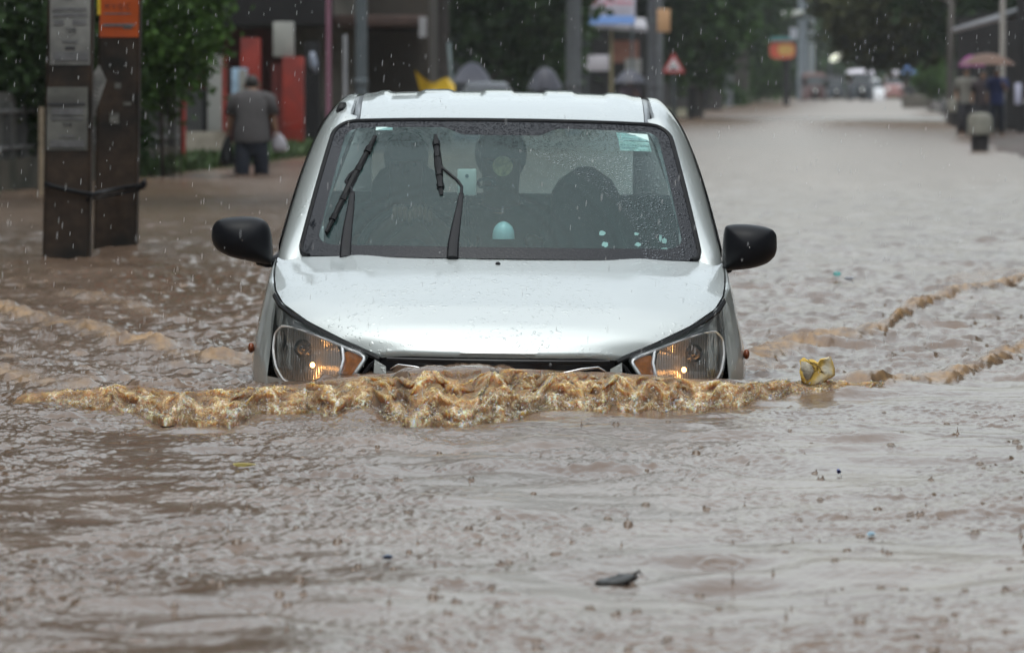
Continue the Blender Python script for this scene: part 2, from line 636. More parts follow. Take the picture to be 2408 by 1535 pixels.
def foam_mat():
    m = bpy.data.materials.new('breaking_foam')
    m.use_nodes = True
    nt = m.node_tree
    b = nt.nodes['Principled BSDF']
    b.inputs['IOR'].default_value = 1.33
    b.inputs['Roughness'].default_value = .30
    b.inputs['Specular IOR Level'].default_value = .4
    b.inputs['Subsurface Weight'].default_value = 1.0
    b.inputs['Subsurface Radius'].default_value = (1.0, .55, .2)
    b.inputs['Subsurface Scale'].default_value = .10
    at = nt.nodes.new('ShaderNodeAttribute'); at.attribute_name = 'foam'
    rp = nt.nodes.new('ShaderNodeValToRGB')
    e = rp.color_ramp.elements
    e[0].position = 0.0; e[0].color = (.20, .135, .095, 1)
    e[1].position = 1.0; e[1].color = (.88, .80, .68, 1)
    n = e.new(.45); n.color = (.37, .225, .112, 1)
    n = e.new(.72); n.color = (.57, .405, .235, 1)
    tc = nt.nodes.new('ShaderNodeTexCoord')
    mp = nt.nodes.new('ShaderNodeMapping'); mp.inputs['Scale'].default_value = (1, .5, .6)
    nt.links.new(tc.outputs['Object'], mp.inputs['Vector'])
    nz = nt.nodes.new('ShaderNodeTexNoise'); nz.inputs['Scale'].default_value = 75; nz.inputs['Detail'].default_value = 5
    nz.inputs['Roughness'].default_value = .6
    nt.links.new(mp.outputs[0], nz.inputs['Vector'])
    ma = nt.nodes.new('ShaderNodeMath'); ma.operation = 'MULTIPLY_ADD'; ma.inputs[1].default_value = 1.5; ma.inputs[2].default_value = -.75
    nt.links.new(nz.outputs['Fac'], ma.inputs[0])
    mm = nt.nodes.new('ShaderNodeMath'); mm.operation = 'MULTIPLY'
    nt.links.new(ma.outputs[0], mm.inputs[0]); nt.links.new(at.outputs['Fac'], mm.inputs[1])
    m3 = nt.nodes.new('ShaderNodeMath'); m3.operation = 'MULTIPLY_ADD'; m3.inputs[1].default_value = 1.6
    nt.links.new(mm.outputs[0], m3.inputs[0]); nt.links.new(at.outputs['Fac'], m3.inputs[2])
    nt.links.new(m3.outputs[0], rp.inputs['Fac'])
    hsum = nz.outputs['Fac']
    for sc_, wt in ((58, 1.0), (125, .55)):
        vo = nt.nodes.new('ShaderNodeTexVoronoi'); vo.inputs['Scale'].default_value = sc_
        ws_ = nt.nodes.new('ShaderNodeMix'); ws_.data_type = 'RGBA'; ws_.blend_type = 'LINEAR_LIGHT'; ws_.inputs[0].default_value = .015
        nt.links.new(tc.outputs['Object'], ws_.inputs[6]); nt.links.new(nz.outputs['Color'], ws_.inputs[7])
        nt.links.new(ws_.outputs[2], vo.inputs['Vector'])
        sq = nt.nodes.new('ShaderNodeMath'); sq.operation = 'MULTIPLY'
        nt.links.new(vo.outputs['Distance'], sq.inputs[0]); nt.links.new(vo.outputs['Distance'], sq.inputs[1])
        sb = nt.nodes.new('ShaderNodeMath'); sb.operation = 'MULTIPLY_ADD'; sb.inputs[1].default_value = -wt * 1.6
        nt.links.new(sq.outputs[0], sb.inputs[0]); nt.links.new(hsum, sb.inputs[2])
        hsum = sb.outputs[0]
    bp = nt.nodes.new('ShaderNodeBump'); bp.inputs['Strength'].default_value = .7; bp.inputs['Distance'].default_value = .008
    nt.links.new(hsum, bp.inputs['Height']); nt.links.new(bp.outputs[0], b.inputs['Normal'])
    nt.links.new(rp.outputs['Color'], b.inputs['Base Color'])
    tr = nt.nodes.new('ShaderNodeBsdfTranslucent')
    nt.links.new(rp.outputs['Color'], tr.inputs['Color'])
    ms = nt.nodes.new('ShaderNodeMixShader')
    ms.inputs[0].default_value = .12
    nt.links.new(b.outputs[0], ms.inputs[1])
    nt.links.new(tr.outputs[0], ms.inputs[2])
    nt.links.new(ms.outputs[0], nt.nodes['Material Output'].inputs['Surface'])
    return m


def make_foam():
    us = np.arange(0, 2240, 1.7)
    ps = np.linspace(0, 1, 150)
    U, PP = np.meshgrid(us, ps)
    yF, yT, zT = foot(U)
    wd = (yT - yF)
    x0 = (U - CX) * yF / F
    # scalloped foot
    sc = samp(NC, x0 * 2.2, x0 * 0 + 1.7) * .035 + samp(NB, x0 * .9, x0 * 0 + .4) * .034 + samp(NA, x0 * .8, x0 * 0 + 2.2) * .006
    yf = yF + sc * np.clip(zT / .08, .3, 1)
    span = wd + .20
    Y = yf - .004 + span * PP
    X = (U - CX) * Y / F
    s = np.clip((Y - yf) / np.maximum(yT - yf, .05), 0, 1)
    prof = np.sin(s * math.pi / 2) ** .95
    L = 1.0 + 3.2 * (1 - smooth(.30, .60, np.abs(X - CARX)))
    Z = zT * prof * np.exp(-np.clip(Y - yT, 0, None) / L)
    arc = PP * span * 1.15
    env = smooth(0, .10, PP) * (1 - smooth(.45, .80, PP)) * np.clip(zT / .10, .18, 1.05)
    n1 = samp(NC, X * 3.0, arc * 1.6 + 5)
    s1 = samp(NB, X * 1.25 + 1, arc * .8 + 2.2)
    s2 = samp(NA, X * .6, arc * .75 + .3)
    s3 = samp(NA, X * 1.5 + 2, arc * .9 + .3)
    b1 = np.abs(samp(NB, X * 1.7, arc * 1.2 + .37))
    b3 = np.abs(samp(NE, X * .85, arc * .7 + .6)) * (.35 + .9 * smooth(-.5, 1.0, samp(NC, X * 4 + 1, arc * 2.2)))
    b4 = samp(NB, X * 2.4 + 4, arc * 1.5)
    tier = np.cos(2 * math.pi * (arc / .15 + .22 * n1 + .12 * s1 + .1))
    disp = env * (.0055 * n1 + .0052 * s1 + .0024 * b1 + .0016 * s2 + .0012 * s3 + .0036 * b3 + .0040 * tier)
    lean = smooth(.10, .34, PP) * (1 - smooth(.36, .66, PP))
    hol = env * lean * np.clip(b4 - .45, 0, 1.4) * .016
    Y2 = Y - disp * .75 - hol * 1.2
    Z2 = Z - .012 * env + disp * .70 - hol * .3
    Z2 = Z2 - .02 * (1 - smooth(0, .035, PP)) - .05 * smooth(.86, 1, PP)
    Z2 = Z2 - .035 * (1 - smooth(.004, .022, zT))
    X2 = X + env * .004 * samp(NB, X * 1.7 + 2, arc * 1.2)
    edge = (1 - smooth(.03, .30, PP))
    fo = np.clip(.44 + .10 * s1 + .09 * n1 + .06 * s2 + .04 * tier + .20 * (b3 - .5), .1, .85)
    fo = np.clip(fo + edge * .34 * smooth(-.2, 1.0, s3 + .5 * s2), 0, 1)
    fo = fo * (1 - smooth(.40 + .06 * n1, .66 + .06 * n1, PP)) * np.clip(.35 + zT / .06, 0, 1)
    nr, nc = U.shape
    co = np.stack([X2, Y2, Z2], -1).reshape(-1, 3)
    idx = np.arange(nr * nc).reshape(nr, nc)
    q = np.stack([idx[:-1, :-1], idx[:-1, 1:], idx[1:, 1:], idx[1:, :-1]], -1).reshape(-1, 4)
    fo = fo.reshape(-1)
    # drops and ragged tongues thrown forward
    r = np.random.default_rng(8)
    base = MB(); base.ell((0, 0, 0), (1, 1, 1), 7, 5)
    bv = np.array(base.v); bf = np.array(base.f)
    ev, ef, eo = [], [], []
    n0 = len(co)
    cnt = 0
    for i in range(3600):
        u = r.uniform(110, 2090)
        a, b, zt = foot(np.array([u]))
        a, b, zt = float(a[0]), float(b[0]), float(zt[0])
        k = min(1, max(.3, zt / .10))
        j = int(np.clip((u - us[0]) / 1.7, 0, nc - 1))
        pi = r.integers(0, 60)
        if r.random() < .7:
            pi = r.integers(2, 26)
        c = co[pi * nc + j]
        sz = r.uniform(.0008, .0019) * (.6 + .6 * k)
        if r.random() < .12:
            sz *= 1.9
        st = np.array([sz * r.uniform(.7, 1.7), sz, sz * r.uniform(.6, 1.3)])
        pos = c + np.array([0, -r.uniform(0, .02), r.uniform(-.002, .012) * k])
        vv = bv * st * (1 + .25 * r.standard_normal((len(bv), 1))) + pos
        ev.append(vv); ef.append(bf + n0 + cnt); cnt += len(bv)
        eo.append(np.full(len(bv), r.uniform(.6, 1.0)))
    co = np.concatenate([co] + ev)
    q = np.concatenate([q] + ef)
    fo = np.concatenate([fo] + eo)
    me = bpy.data.meshes.new('wave_foam')
    fast_mesh(me, co, q)
    at = me.attributes.new('foam', 'FLOAT', 'POINT')
    at.data.foreach_set('value', fo.astype(np.float32))
    o = bpy.data.objects.new('wave_foam', me)
    COL.objects.link(o)
    me.materials.append(foam_mat())
    tag(o, 'golden brown foaming bow wave rolling ahead of the car', 'wave', kind='stuff')
    return o


def wz(x, y):
    u = np.array([CX + x * F / y]); 
    return float(water_height(u, np.array([y]), np.array([.02]))[1][0])


def make_splashes():
    r = np.random.default_rng(21)
    mb = MB()
    for i in range(190):
        v = r.uniform(1010, 1560) if i < 160 else r.uniform(700, 900)
        u = r.uniform(-200, 2600)
        y = F * H / (v - VH)
        x = (u - CX) * y / F
        if abs(x - CARX) < .85 and y > 15.2:
            continue
        yF = float(foot(np.array([u]))[0][0])
        if abs(y - yF) < .25:
            continue
        z = wz(x, y)
        k = r.random()
        if k < .38:
            h = r.uniform(.006, .020)
            b = r.uniform(.003, .005)
            mb.lathe([(b * 1.8, -.002), (b * .8, h * .12), (b * .3, h * .4), (b * .2, h * .8), (.0004, h)], (x, y, z), 7)
            if r.random() < .5:
                mb.ell((x + r.uniform(-.002, .002), y, z + h + r.uniform(.003, .012)), (.0016, .0016, .002), 6, 5)
        elif k < .75:
            n = r.integers(3, 7)
            rr = r.uniform(.004, .009)
            for j in range(n):
                w = r.uniform(0, 6.28)
                h = r.uniform(.003, .011)
                mb.lathe([(.0045, -.002), (.0025, h * .4), (.0005, h)], (x + rr * math.cos(w), y + rr * math.sin(w), z), 6)
            mb.lathe([(rr + .006, -.002), (rr + .001, .0045), (rr - .002, .0035), (rr - .006, -.002)], (x, y, z), 10)
        else:
            rr = r.uniform(.005, .011)
            mb.lathe([(rr * 1.25, -.001), (rr, rr * .2), (rr * .9, rr * .5), (rr * .6, rr * .82), (rr * .25, rr * .97), (.0003, rr)], (x, y, z), 10)
    o = mb.build('rain_splashes', mat('splash_water', (.13, .092, .068), rough=.15, var=.2, spec=.5), ang=180)
    tag(o, 'small brown rain splashes and bubbles on the calm flood water', 'splashes', kind='stuff')
    return o


def make_rain():
    r = np.random.default_rng(33)
    m = bpy.data.materials.new('rain_drop')
    m.use_nodes = True
    nt = m.node_tree
    b = nt.nodes['Principled BSDF']
    b.inputs['Base Color'].default_value = (.9, .93, .95, 1)
    b.inputs['Roughness'].default_value = .12
    tr = nt.nodes.new('ShaderNodeBsdfTranslucent'); tr.inputs['Color'].default_value = (.95, .97, 1, 1)
    ms = nt.nodes.new('ShaderNodeMixShader'); ms.inputs[0].default_value = .5
    nt.links.new(b.outputs[0], ms.inputs[1]); nt.links.new(tr.outputs[0], ms.inputs[2])
    cl = nt.nodes.new('ShaderNodeBsdfTransparent')
    mc = nt.nodes.new('ShaderNodeMixShader'); mc.inputs[0].default_value = .58
    nt.links.new(ms.outputs[0], mc.inputs[1]); nt.links.new(cl.outputs[0], mc.inputs[2])
    nt.links.new(mc.outputs[0], nt.nodes['Material Output'].inputs['Surface'])
    base = MB(); base.ell((0, 0, 0), (1, 1, 1), 6, 5)
    bv = np.array(base.v); bf = np.array(base.f)
    ev, ef = [], []
    cnt = 0
    for i in range(2000):
        y = r.uniform(11.5, 24) if i < 1600 else r.uniform(24, 50)
        u = r.uniform(-260, 2660); v = r.uniform(-60, 1000)
        p = P(u, v, y)
        if p.z < .06:
            continue
        if abs(p.x - CARX) < .8 and 15.9 < y < 19.6 and p.z < .97:
            continue
        ln = r.uniform(.0022, .0105); w = r.uniform(.0006, .0010)
        vv = bv * np.array([w, w, ln])
        vv[:, 0] += vv[:, 2] * .08
        ev.append(vv + np.array(p)); ef.append(bf + cnt); cnt += len(bv)
    me = bpy.data.meshes.new('rain')
    fast_mesh(me, np.concatenate(ev), np.concatenate(ef))
    o = bpy.data.objects.new('rain', me)
    COL.objects.link(o)
    me.materials.append(m)
    tag(o, 'pale rain drops falling all through the air of the street', 'rain', kind='stuff')


def make_bubbles():
    r = np.random.default_rng(77)
    m = bpy.data.materials.new('bubble_film'); m.use_nodes = True
    nt = m.node_tree
    b_ = nt.nodes['Principled BSDF']
    b_.inputs['Base Color'].default_value = (.20, .15, .115, 1)
    b_.inputs['Roughness'].default_value = .06
    b_.inputs['IOR'].default_value = 1.45
    tr = nt.nodes.new('ShaderNodeBsdfTransparent')
    ms = nt.nodes.new('ShaderNodeMixShader'); ms.inputs[0].default_value = .35
    nt.links.new(b_.outputs[0], ms.inputs[1]); nt.links.new(tr.outputs[0], ms.inputs[2])
    nt.links.new(ms.outputs[0], nt.nodes['Material Output'].inputs['Surface'])
    mb = MB()
    mb.lathe([(1.5, -.12), (1.25, .02), (1.04, .12), (1.0, .25), (.92, .48), (.74, .70), (.45, .87), (.15, .94), (.002, .95)], n=18)
    first = None
    for i in range(46):
        v = r.uniform(985, 1500) if i > 12 else r.uniform(940, 1080)
        u = r.uniform(1500, 2420) if i % 3 else r.uniform(60, 1500)
        y = F * H / (v - VH)
        yF = float(foot(np.array([u]))[0][0])
        if y > yF - .2:
            continue
        x = (u - CX) * y / F
        s_ = r.uniform(.0045, .0105)
        if first is None:
            o = mb.build('rain_bubble', m, ang=180); first = o
        else:
            o = first.copy(); COL.objects.link(o)
        o.location = (x, y, wz(x, y) + .0005); o.scale = (s_, s_, s_ * r.uniform(.75, 1.0))
        tag(o, 'tiny clear dome shaped rain bubble floating on the calm foreground water', 'bubble', 'rain bubbles on the calm foreground water')


make_water()
make_bubbles()
make_foam()
make_splashes()
make_rain()
# ------------------------------------------------------------------ the car
car = root('car', (CARX, CARY, 0), 'silver white hatchback wading through the flood with a bow wave at its bumper', 'car')
car.rotation_euler = (0, R(0.75), 0)
M = Matrix.Translation((CARX, CARY, 0)) @ Matrix.Rotation(R(0.75), 4, 'Y')
MI = M.inverted()


def L(u, v, d):
    return MI @ P(u, v, 16 + d)


def paint_mat():
    m = bpy.data.materials.new('silver_paint')
    m.use_nodes = True
    nt = m.node_tree
    b = nt.nodes['Principled BSDF']
    tc = nt.nodes.new('ShaderNodeTexCoord')
    nz = nt.nodes.new('ShaderNodeTexNoise')
    nz.inputs['Scale'].default_value = 3.0
    nz.inputs['Detail'].default_value = 8
    nt.links.new(tc.outputs['Object'], nz.inputs['Vector'])
    rp = nt.nodes.new('ShaderNodeValToRGB')
    rp.color_ramp.elements[0].color = (.46, .495, .495, 1)
    rp.color_ramp.elements[1].color = (.50, .535, .535, 1)
    nt.links.new(nz.outputs['Fac'], rp.inputs['Fac'])
    nt.links.new(rp.outputs['Color'], b.inputs['Base Color'])
    b.inputs['Metallic'].default_value = .60
    b.inputs['Roughness'].default_value = .48
    b.inputs['Coat Weight'].default_value = 1.0
    b.inputs['Coat Roughness'].default_value = .07
    # beads and short runs of rain water lying on the paint
    h = None
    for sc, thr, st, seed in ((40, .28, (.8, 1.1, 1.0), 0), (85, .32, (.9, 1.1, 1), 3.3)):
        mp = nt.nodes.new('ShaderNodeMapping')
        mp.inputs['Scale'].default_value = st
        mp.inputs['Location'].default_value = (seed, seed, 0)
        nt.links.new(tc.outputs['Object'], mp.inputs['Vector'])
        nw = nt.nodes.new('ShaderNodeTexNoise')
        nw.inputs['Scale'].default_value = 30
        nt.links.new(mp.outputs[0], nw.inputs['Vector'])
        ad = nt.nodes.new('ShaderNodeMix'); ad.data_type = 'RGBA'; ad.blend_type = 'LINEAR_LIGHT'
        ad.inputs[0].default_value = .02
        nt.links.new(mp.outputs[0], ad.inputs[6]); nt.links.new(nw.outputs['Color'], ad.inputs[7])
        vo = nt.nodes.new('ShaderNodeTexVoronoi')
        vo.inputs['Scale'].default_value = sc
        vo.inputs['Randomness'].default_value = 1
        nt.links.new(ad.outputs[2], vo.inputs['Vector'])
        mr = nt.nodes.new('ShaderNodeMapRange')
        mr.inputs['From Min'].default_value = thr
        mr.inputs['From Max'].default_value = thr * .55
        mr.interpolation_type = 'SMOOTHERSTEP'
        nt.links.new(vo.outputs['Distance'], mr.inputs['Value'])
        sx = nt.nodes.new('ShaderNodeSeparateColor')
        nt.links.new(vo.outputs['Color'], sx.inputs[0])
        gt = nt.nodes.new('ShaderNodeMath'); gt.operation = 'GREATER_THAN'; gt.inputs[1].default_value = .45
        nt.links.new(sx.outputs[0], gt.inputs[0])
        mu = nt.nodes.new('ShaderNodeMath'); mu.operation = 'MULTIPLY'
        nt.links.new(mr.outputs[0], mu.inputs[0]); nt.links.new(gt.outputs[0], mu.inputs[1])
        if h is None:
            h = mu.outputs[0]
        else:
            a2 = nt.nodes.new('ShaderNodeMath'); a2.operation = 'MAXIMUM'
            nt.links.new(h, a2.inputs[0]); nt.links.new(mu.outputs[0], a2.inputs[1]); h = a2.outputs[0]
    # drops only in patches
    nm = nt.nodes.new('ShaderNodeTexNoise'); nm.inputs['Scale'].default_value = 3.5
    nt.links.new(tc.outputs['Object'], nm.inputs['Vector'])
    rm = nt.nodes.new('ShaderNodeMapRange')
    rm.inputs['From Min'].default_value = .40; rm.inputs['From Max'].default_value = .55
    nt.links.new(nm.outputs['Fac'], rm.inputs['Value'])
    mm = nt.nodes.new('ShaderNodeMath'); mm.operation = 'MULTIPLY'
    nt.links.new(h, mm.inputs[0]); nt.links.new(rm.outputs[0], mm.inputs[1])
    bp = nt.nodes.new('ShaderNodeBump')
    bp.inputs['Strength'].default_value = .55
    bp.inputs['Distance'].default_value = .0035
    nt.links.new(mm.outputs[0], bp.inputs['Height'])
    nt.links.new(bp.outputs['Normal'], b.inputs['Normal'])
    nt.links.new(bp.outputs['Normal'], b.inputs['Coat Normal'])
    MATS['silver_paint'] = m
    return m


PAINT = paint_mat()
BLACKP = mat('black_plastic', (.012, .0125, .015), rough=.4, var=.25, scale=20, bump=.15, spec=.14)
RUBBER = mat('black_rubber', (.011, .0115, .013), rough=.5, var=.2, scale=30, spec=.12)
MOLD = mat('roof_molding', (.13, .14, .155), rough=.35, var=.15, scale=12, coat=.4)
CHROME = mat('chrome', (.86, .87, .88), rough=.09, metal=1.0, var=.05, scale=20)
DARKINT = mat('dark_upholstery', (.028, .030, .035), rough=.75, var=.3, scale=25, bump=.2)
DASHM = mat('dashboard_plastic', (.035, .038, .042), rough=.5, var=.25, scale=15, bump=.1)


def glass_mat(name, tint, haze=0.05, wet=False, gloss=1.0):
    m = bpy.data.materials.new(name)
    m.use_nodes = True
    nt = m.node_tree
    nt.nodes.remove(nt.nodes['Principled BSDF'])
    out = nt.nodes['Material Output']
    tr = nt.nodes.new('ShaderNodeBsdfTransparent'); tr.inputs[0].default_value = (*tint, 1)
    gl = nt.nodes.new('ShaderNodeBsdfGlossy'); gl.inputs['Roughness'].default_value = .03
    fr = nt.nodes.new('ShaderNodeFresnel'); fr.inputs['IOR'].default_value = 1.52
    df = nt.nodes.new('ShaderNodeBsdfDiffuse'); df.inputs[0].default_value = (.55, .62, .63, 1)
    m1 = nt.nodes.new('ShaderNodeMixShader'); m1.inputs[0].default_value = haze
    nt.links.new(tr.outputs[0], m1.inputs[1]); nt.links.new(df.outputs[0], m1.inputs[2])
    m2 = nt.nodes.new('ShaderNodeMixShader')
    mu = nt.nodes.new('ShaderNodeMath'); mu.operation = 'MULTIPLY'; mu.inputs[1].default_value = gloss
    mu.use_clamp = True
    nt.links.new(fr.outputs[0], mu.inputs[0])
    nt.links.new(mu.outputs[0], m2.inputs[0])
    nt.links.new(m1.outputs[0], m2.inputs[1]); nt.links.new(gl.outputs[0], m2.inputs[2])
    nt.links.new(m2.outputs[0], out.inputs['Surface'])
    MATS[name] = m
    return m


# ---- profile curves (car frame: x across, y back from the bumper, z above the flood)
E_T = np.array([0, .10, .22, .38, .55, .70, .85, 1.0])
E_A = np.array([.368, .475, .581, .661, .690, .701, .706, .706])
E_D = np.array([.16, .22, .33, .48, .62, .76, .90, 1.04])
E_Z = np.array([.143, .186, .232, .278, .312, .342, .370, .400])
C_T = np.array([0, .06, .14, .28, .48, .72, 1.0])
C_D = np.array([.095, .125, .185, .31, .49, .65, .80])
C_Z = np.array([.152, .190, .232, .285, .339, .380, .413])


def hood_pt(s, t):
    """s -1..1 across, t 0..1 front to back"""
    a, sg = abs(s), (1 if s >= 0 else -1)
    ea, ed, ez = np.interp(t, E_T, E_A), np.interp(t, E_T, E_D), np.interp(t, E_T, E_Z)
    cd_, cz = np.interp(t, C_T, C_D), np.interp(t, C_T, C_Z)
    k = .35 * a ** 2 + .25 * a ** 4 + .4 * a ** 9
    kd = a ** 2.2
    front = max(0.0, 1 - t / .12)
    k = k * (1 - front) + front * (.9 * max(0, (a - .72) / .28) ** 1.6 + .1 * a * a)
    # two soft raised lines along the bonnet
    r = .006 * math.exp(-((a - .62) / .09) ** 2) * smooth(.1, .5, t)
    return Vector((sg * a * ea, cd_ + (ed - cd_) * kd, cz + (ez - cz) * k + float(r)))


def densify(tt, n):
    return np.interp(np.linspace(0, 1, n), np.linspace(0, 1, len(tt)), tt)


mb = MB()
ss = np.sign(np.linspace(-1, 1, 61)) * np.abs(np.linspace(-1, 1, 61)) ** .85
ts = np.linspace(0, 1, 41) ** 1.25
A = [[hood_pt(s, t) for s in ss] for t in ts]
# rolled lip at the front and sides
lip = [[Vector((p.x, p.y + .006, p.z - .014)) for p in A[0]]]
A = lip + A
mb.grid(A)
hood = mb.build('hood', PAINT, car, local=True, ang=60)
for sg in (-1, 1):
    e = MB()
    B = [[hood_pt(sg, t) + Vector((0, 0, 0)), hood_pt(sg, t) + Vector((-sg * .012, .0, -.022))] for t in ts]
    e.grid(B)
    e.build('hood_edge', PAINT, hood, local=True)
nz_ = L(1171, 620, .738)
mb = MB(); mb.ell((nz_.x, nz_.y - .005, nz_.z - .002), (.0085, .009, .0085), 12, 8)
mb.box((nz_.x - .007, nz_.y - .01, nz_.z - .012), (nz_.x + .007, nz_.y + .008, nz_.z - .003))
mb.build('washer_nozzle', BLACKP, hood, local=True)

# ---- lower body shell
SZ = np.array([-.47, -.30, -.10, .05, .12, .20, .30, .36, .42])
SS = np.array([.93, .975, .99, 1.0, 1.0, .985, .958, .937, .91])


def nose(a):
    return float(np.interp(a, NOSE_A, NOSE_D))


side_path = [(a, nose(a)) for a in np.concatenate([np.linspace(0, .33, 8), [.333], np.linspace(.337, .372, 5), [.376], np.linspace(.39, .69, 18), [.695], np.linspace(.70, .772, 10)])]
side_path += [(.772, d) for d in np.linspace(1.0, 3.0, 22)] + [(.768, 3.1), (.75, 3.25), (.70, 3.38), (.60, 3.45), (.40, 3.49), (0, 3.5)]


def top_z(a, d, i):
    if d < .9:
        if a < .335:
            return -.06
        if a < .374:
            return .128 - .55 * (.374 - a)
        if a < .714:
            return .052
        q = np.interp(d, E_D, E_Z)
        return float(q) - .004
    if d < 1.06:
        return float(np.interp(d, E_D, E_Z)) - .004
    return float(np.interp(d, [1.06, 1.6, 3.0, 3.5], [.400, .41, .43, .44]))


def shell_pt(a, d, z):
    k = float(np.interp(z, SZ, SS))
    back = .16 * max(0, z - .10) if d < .6 else 0.0
    if d < 1.0:
        # the flank flares over the wheel
        k *= 1 + .012 * math.exp(-((z - .03) / .12) ** 2) * smooth(.4, .7, d)
    return Vector((a * k, d + back, z))


mb = MB()
for sg in (-1, 1):
    cols = []
    for i, (a, d) in enumerate(side_path):
        tz = top_z(a, d, i)
        zs = -.47 + (tz + .47) * np.linspace(0, 1, 18) ** .8
        cols.append([shell_pt(a, d, z) * 1 for z in zs])
    cols = [[Vector((p.x * sg, p.y, p.z)) for p in c] for c in cols]
    mb.grid(cols, flip=(sg > 0))
body = mb.build('body', PAINT, car, local=True, ang=50)

for sg in (-1, 1):
    mb = MB(); A = []
    for t_ in np.linspace(.36, 1.0, 24):
        h_ = hood_pt(sg, t_)
        d_ = h_.y
        o_ = shell_pt(float(np.interp(d_, NOSE_D, NOSE_A)), d_, top_z(.75, d_, 0))
        o_ = Vector((o_.x * sg, o_.y, o_.z))
        i_ = Vector((h_.x + sg * .004, h_.y, h_.z - .003))
        if (o_.x - i_.x) * sg < .002:
            o_.x = i_.x + sg * .002
        A.append([i_ + Vector((0, 0, -.02)), i_, i_.lerp(o_, .5) + Vector((0, 0, .004)), o_])
    mb.grid(A)
    mb.build('fender_top', PAINT, body, local=True, ang=60)

# dark inner panels so that no gap shows through
mb = MB()
mb.box((-.66, .45, -.1), (.66, .98, .215))
mb.build('engine_bay', RUBBER, body, local=True)

# underside of the cowl below the windscreen
mb = MB()
A = []
for k in range(5):
    row = []
    for s in np.linspace(-1, 1, 31):
        q = abs(s)
        row.append(Vector((s * .63, .765 + .20 * q ** 2.1 + k * .05, .392 - .022 * q ** 3 + k * .008)))
    A.append(row)
mb.grid(A)
mb.build('cowl', BLACKP, car, local=True)

# ---- windscreen
WB, WT = (.788, .414), (1.425, .842)


def wp(s, t, off=0.0):
    a = abs(s)
    aw = .637 + (.540 - .637) * t
    d = WB[0] + .215 * a ** 2.1 + (WT[0] + .135 * a ** 2.2 - WB[0] - .215 * a ** 2.1) * t
    z = WB[1] - .004 * a ** 3 + (WT[1] - .012 * a ** 2.5 - WB[1] + .004 * a ** 3) * t
    bul = .016 * 4 * t * (1 - t)
    return Vector((s * aw, d - bul * .55 - off * .55, z + bul * .8 + off * .83))


def smax(t, r=.12, rx=.115):
    if t > 1 - r:
        return 1 - rx * (1 - math.sqrt(max(0, 1 - ((t - 1 + r) / r) ** 2)))
    if t < .07:
        return 1 - .05 * (1 - math.sqrt(max(0, 1 - ((.07 - t) / .07) ** 2)))
    return 1.0


NS, NT = 72, 56
tsw = np.concatenate([np.linspace(0, .1, 10)[:-1], np.linspace(.1, .86, 30)[:-1], np.linspace(.86, 1, 16)])
A = [[wp(s * smax(t), t) for s in np.linspace(-1, 1, NS)] for t in tsw]
UVs = [[(s * smax(t), t) for s in np.linspace(-1, 1, NS)] for t in tsw]
mb = MB(); mb.grid(A)


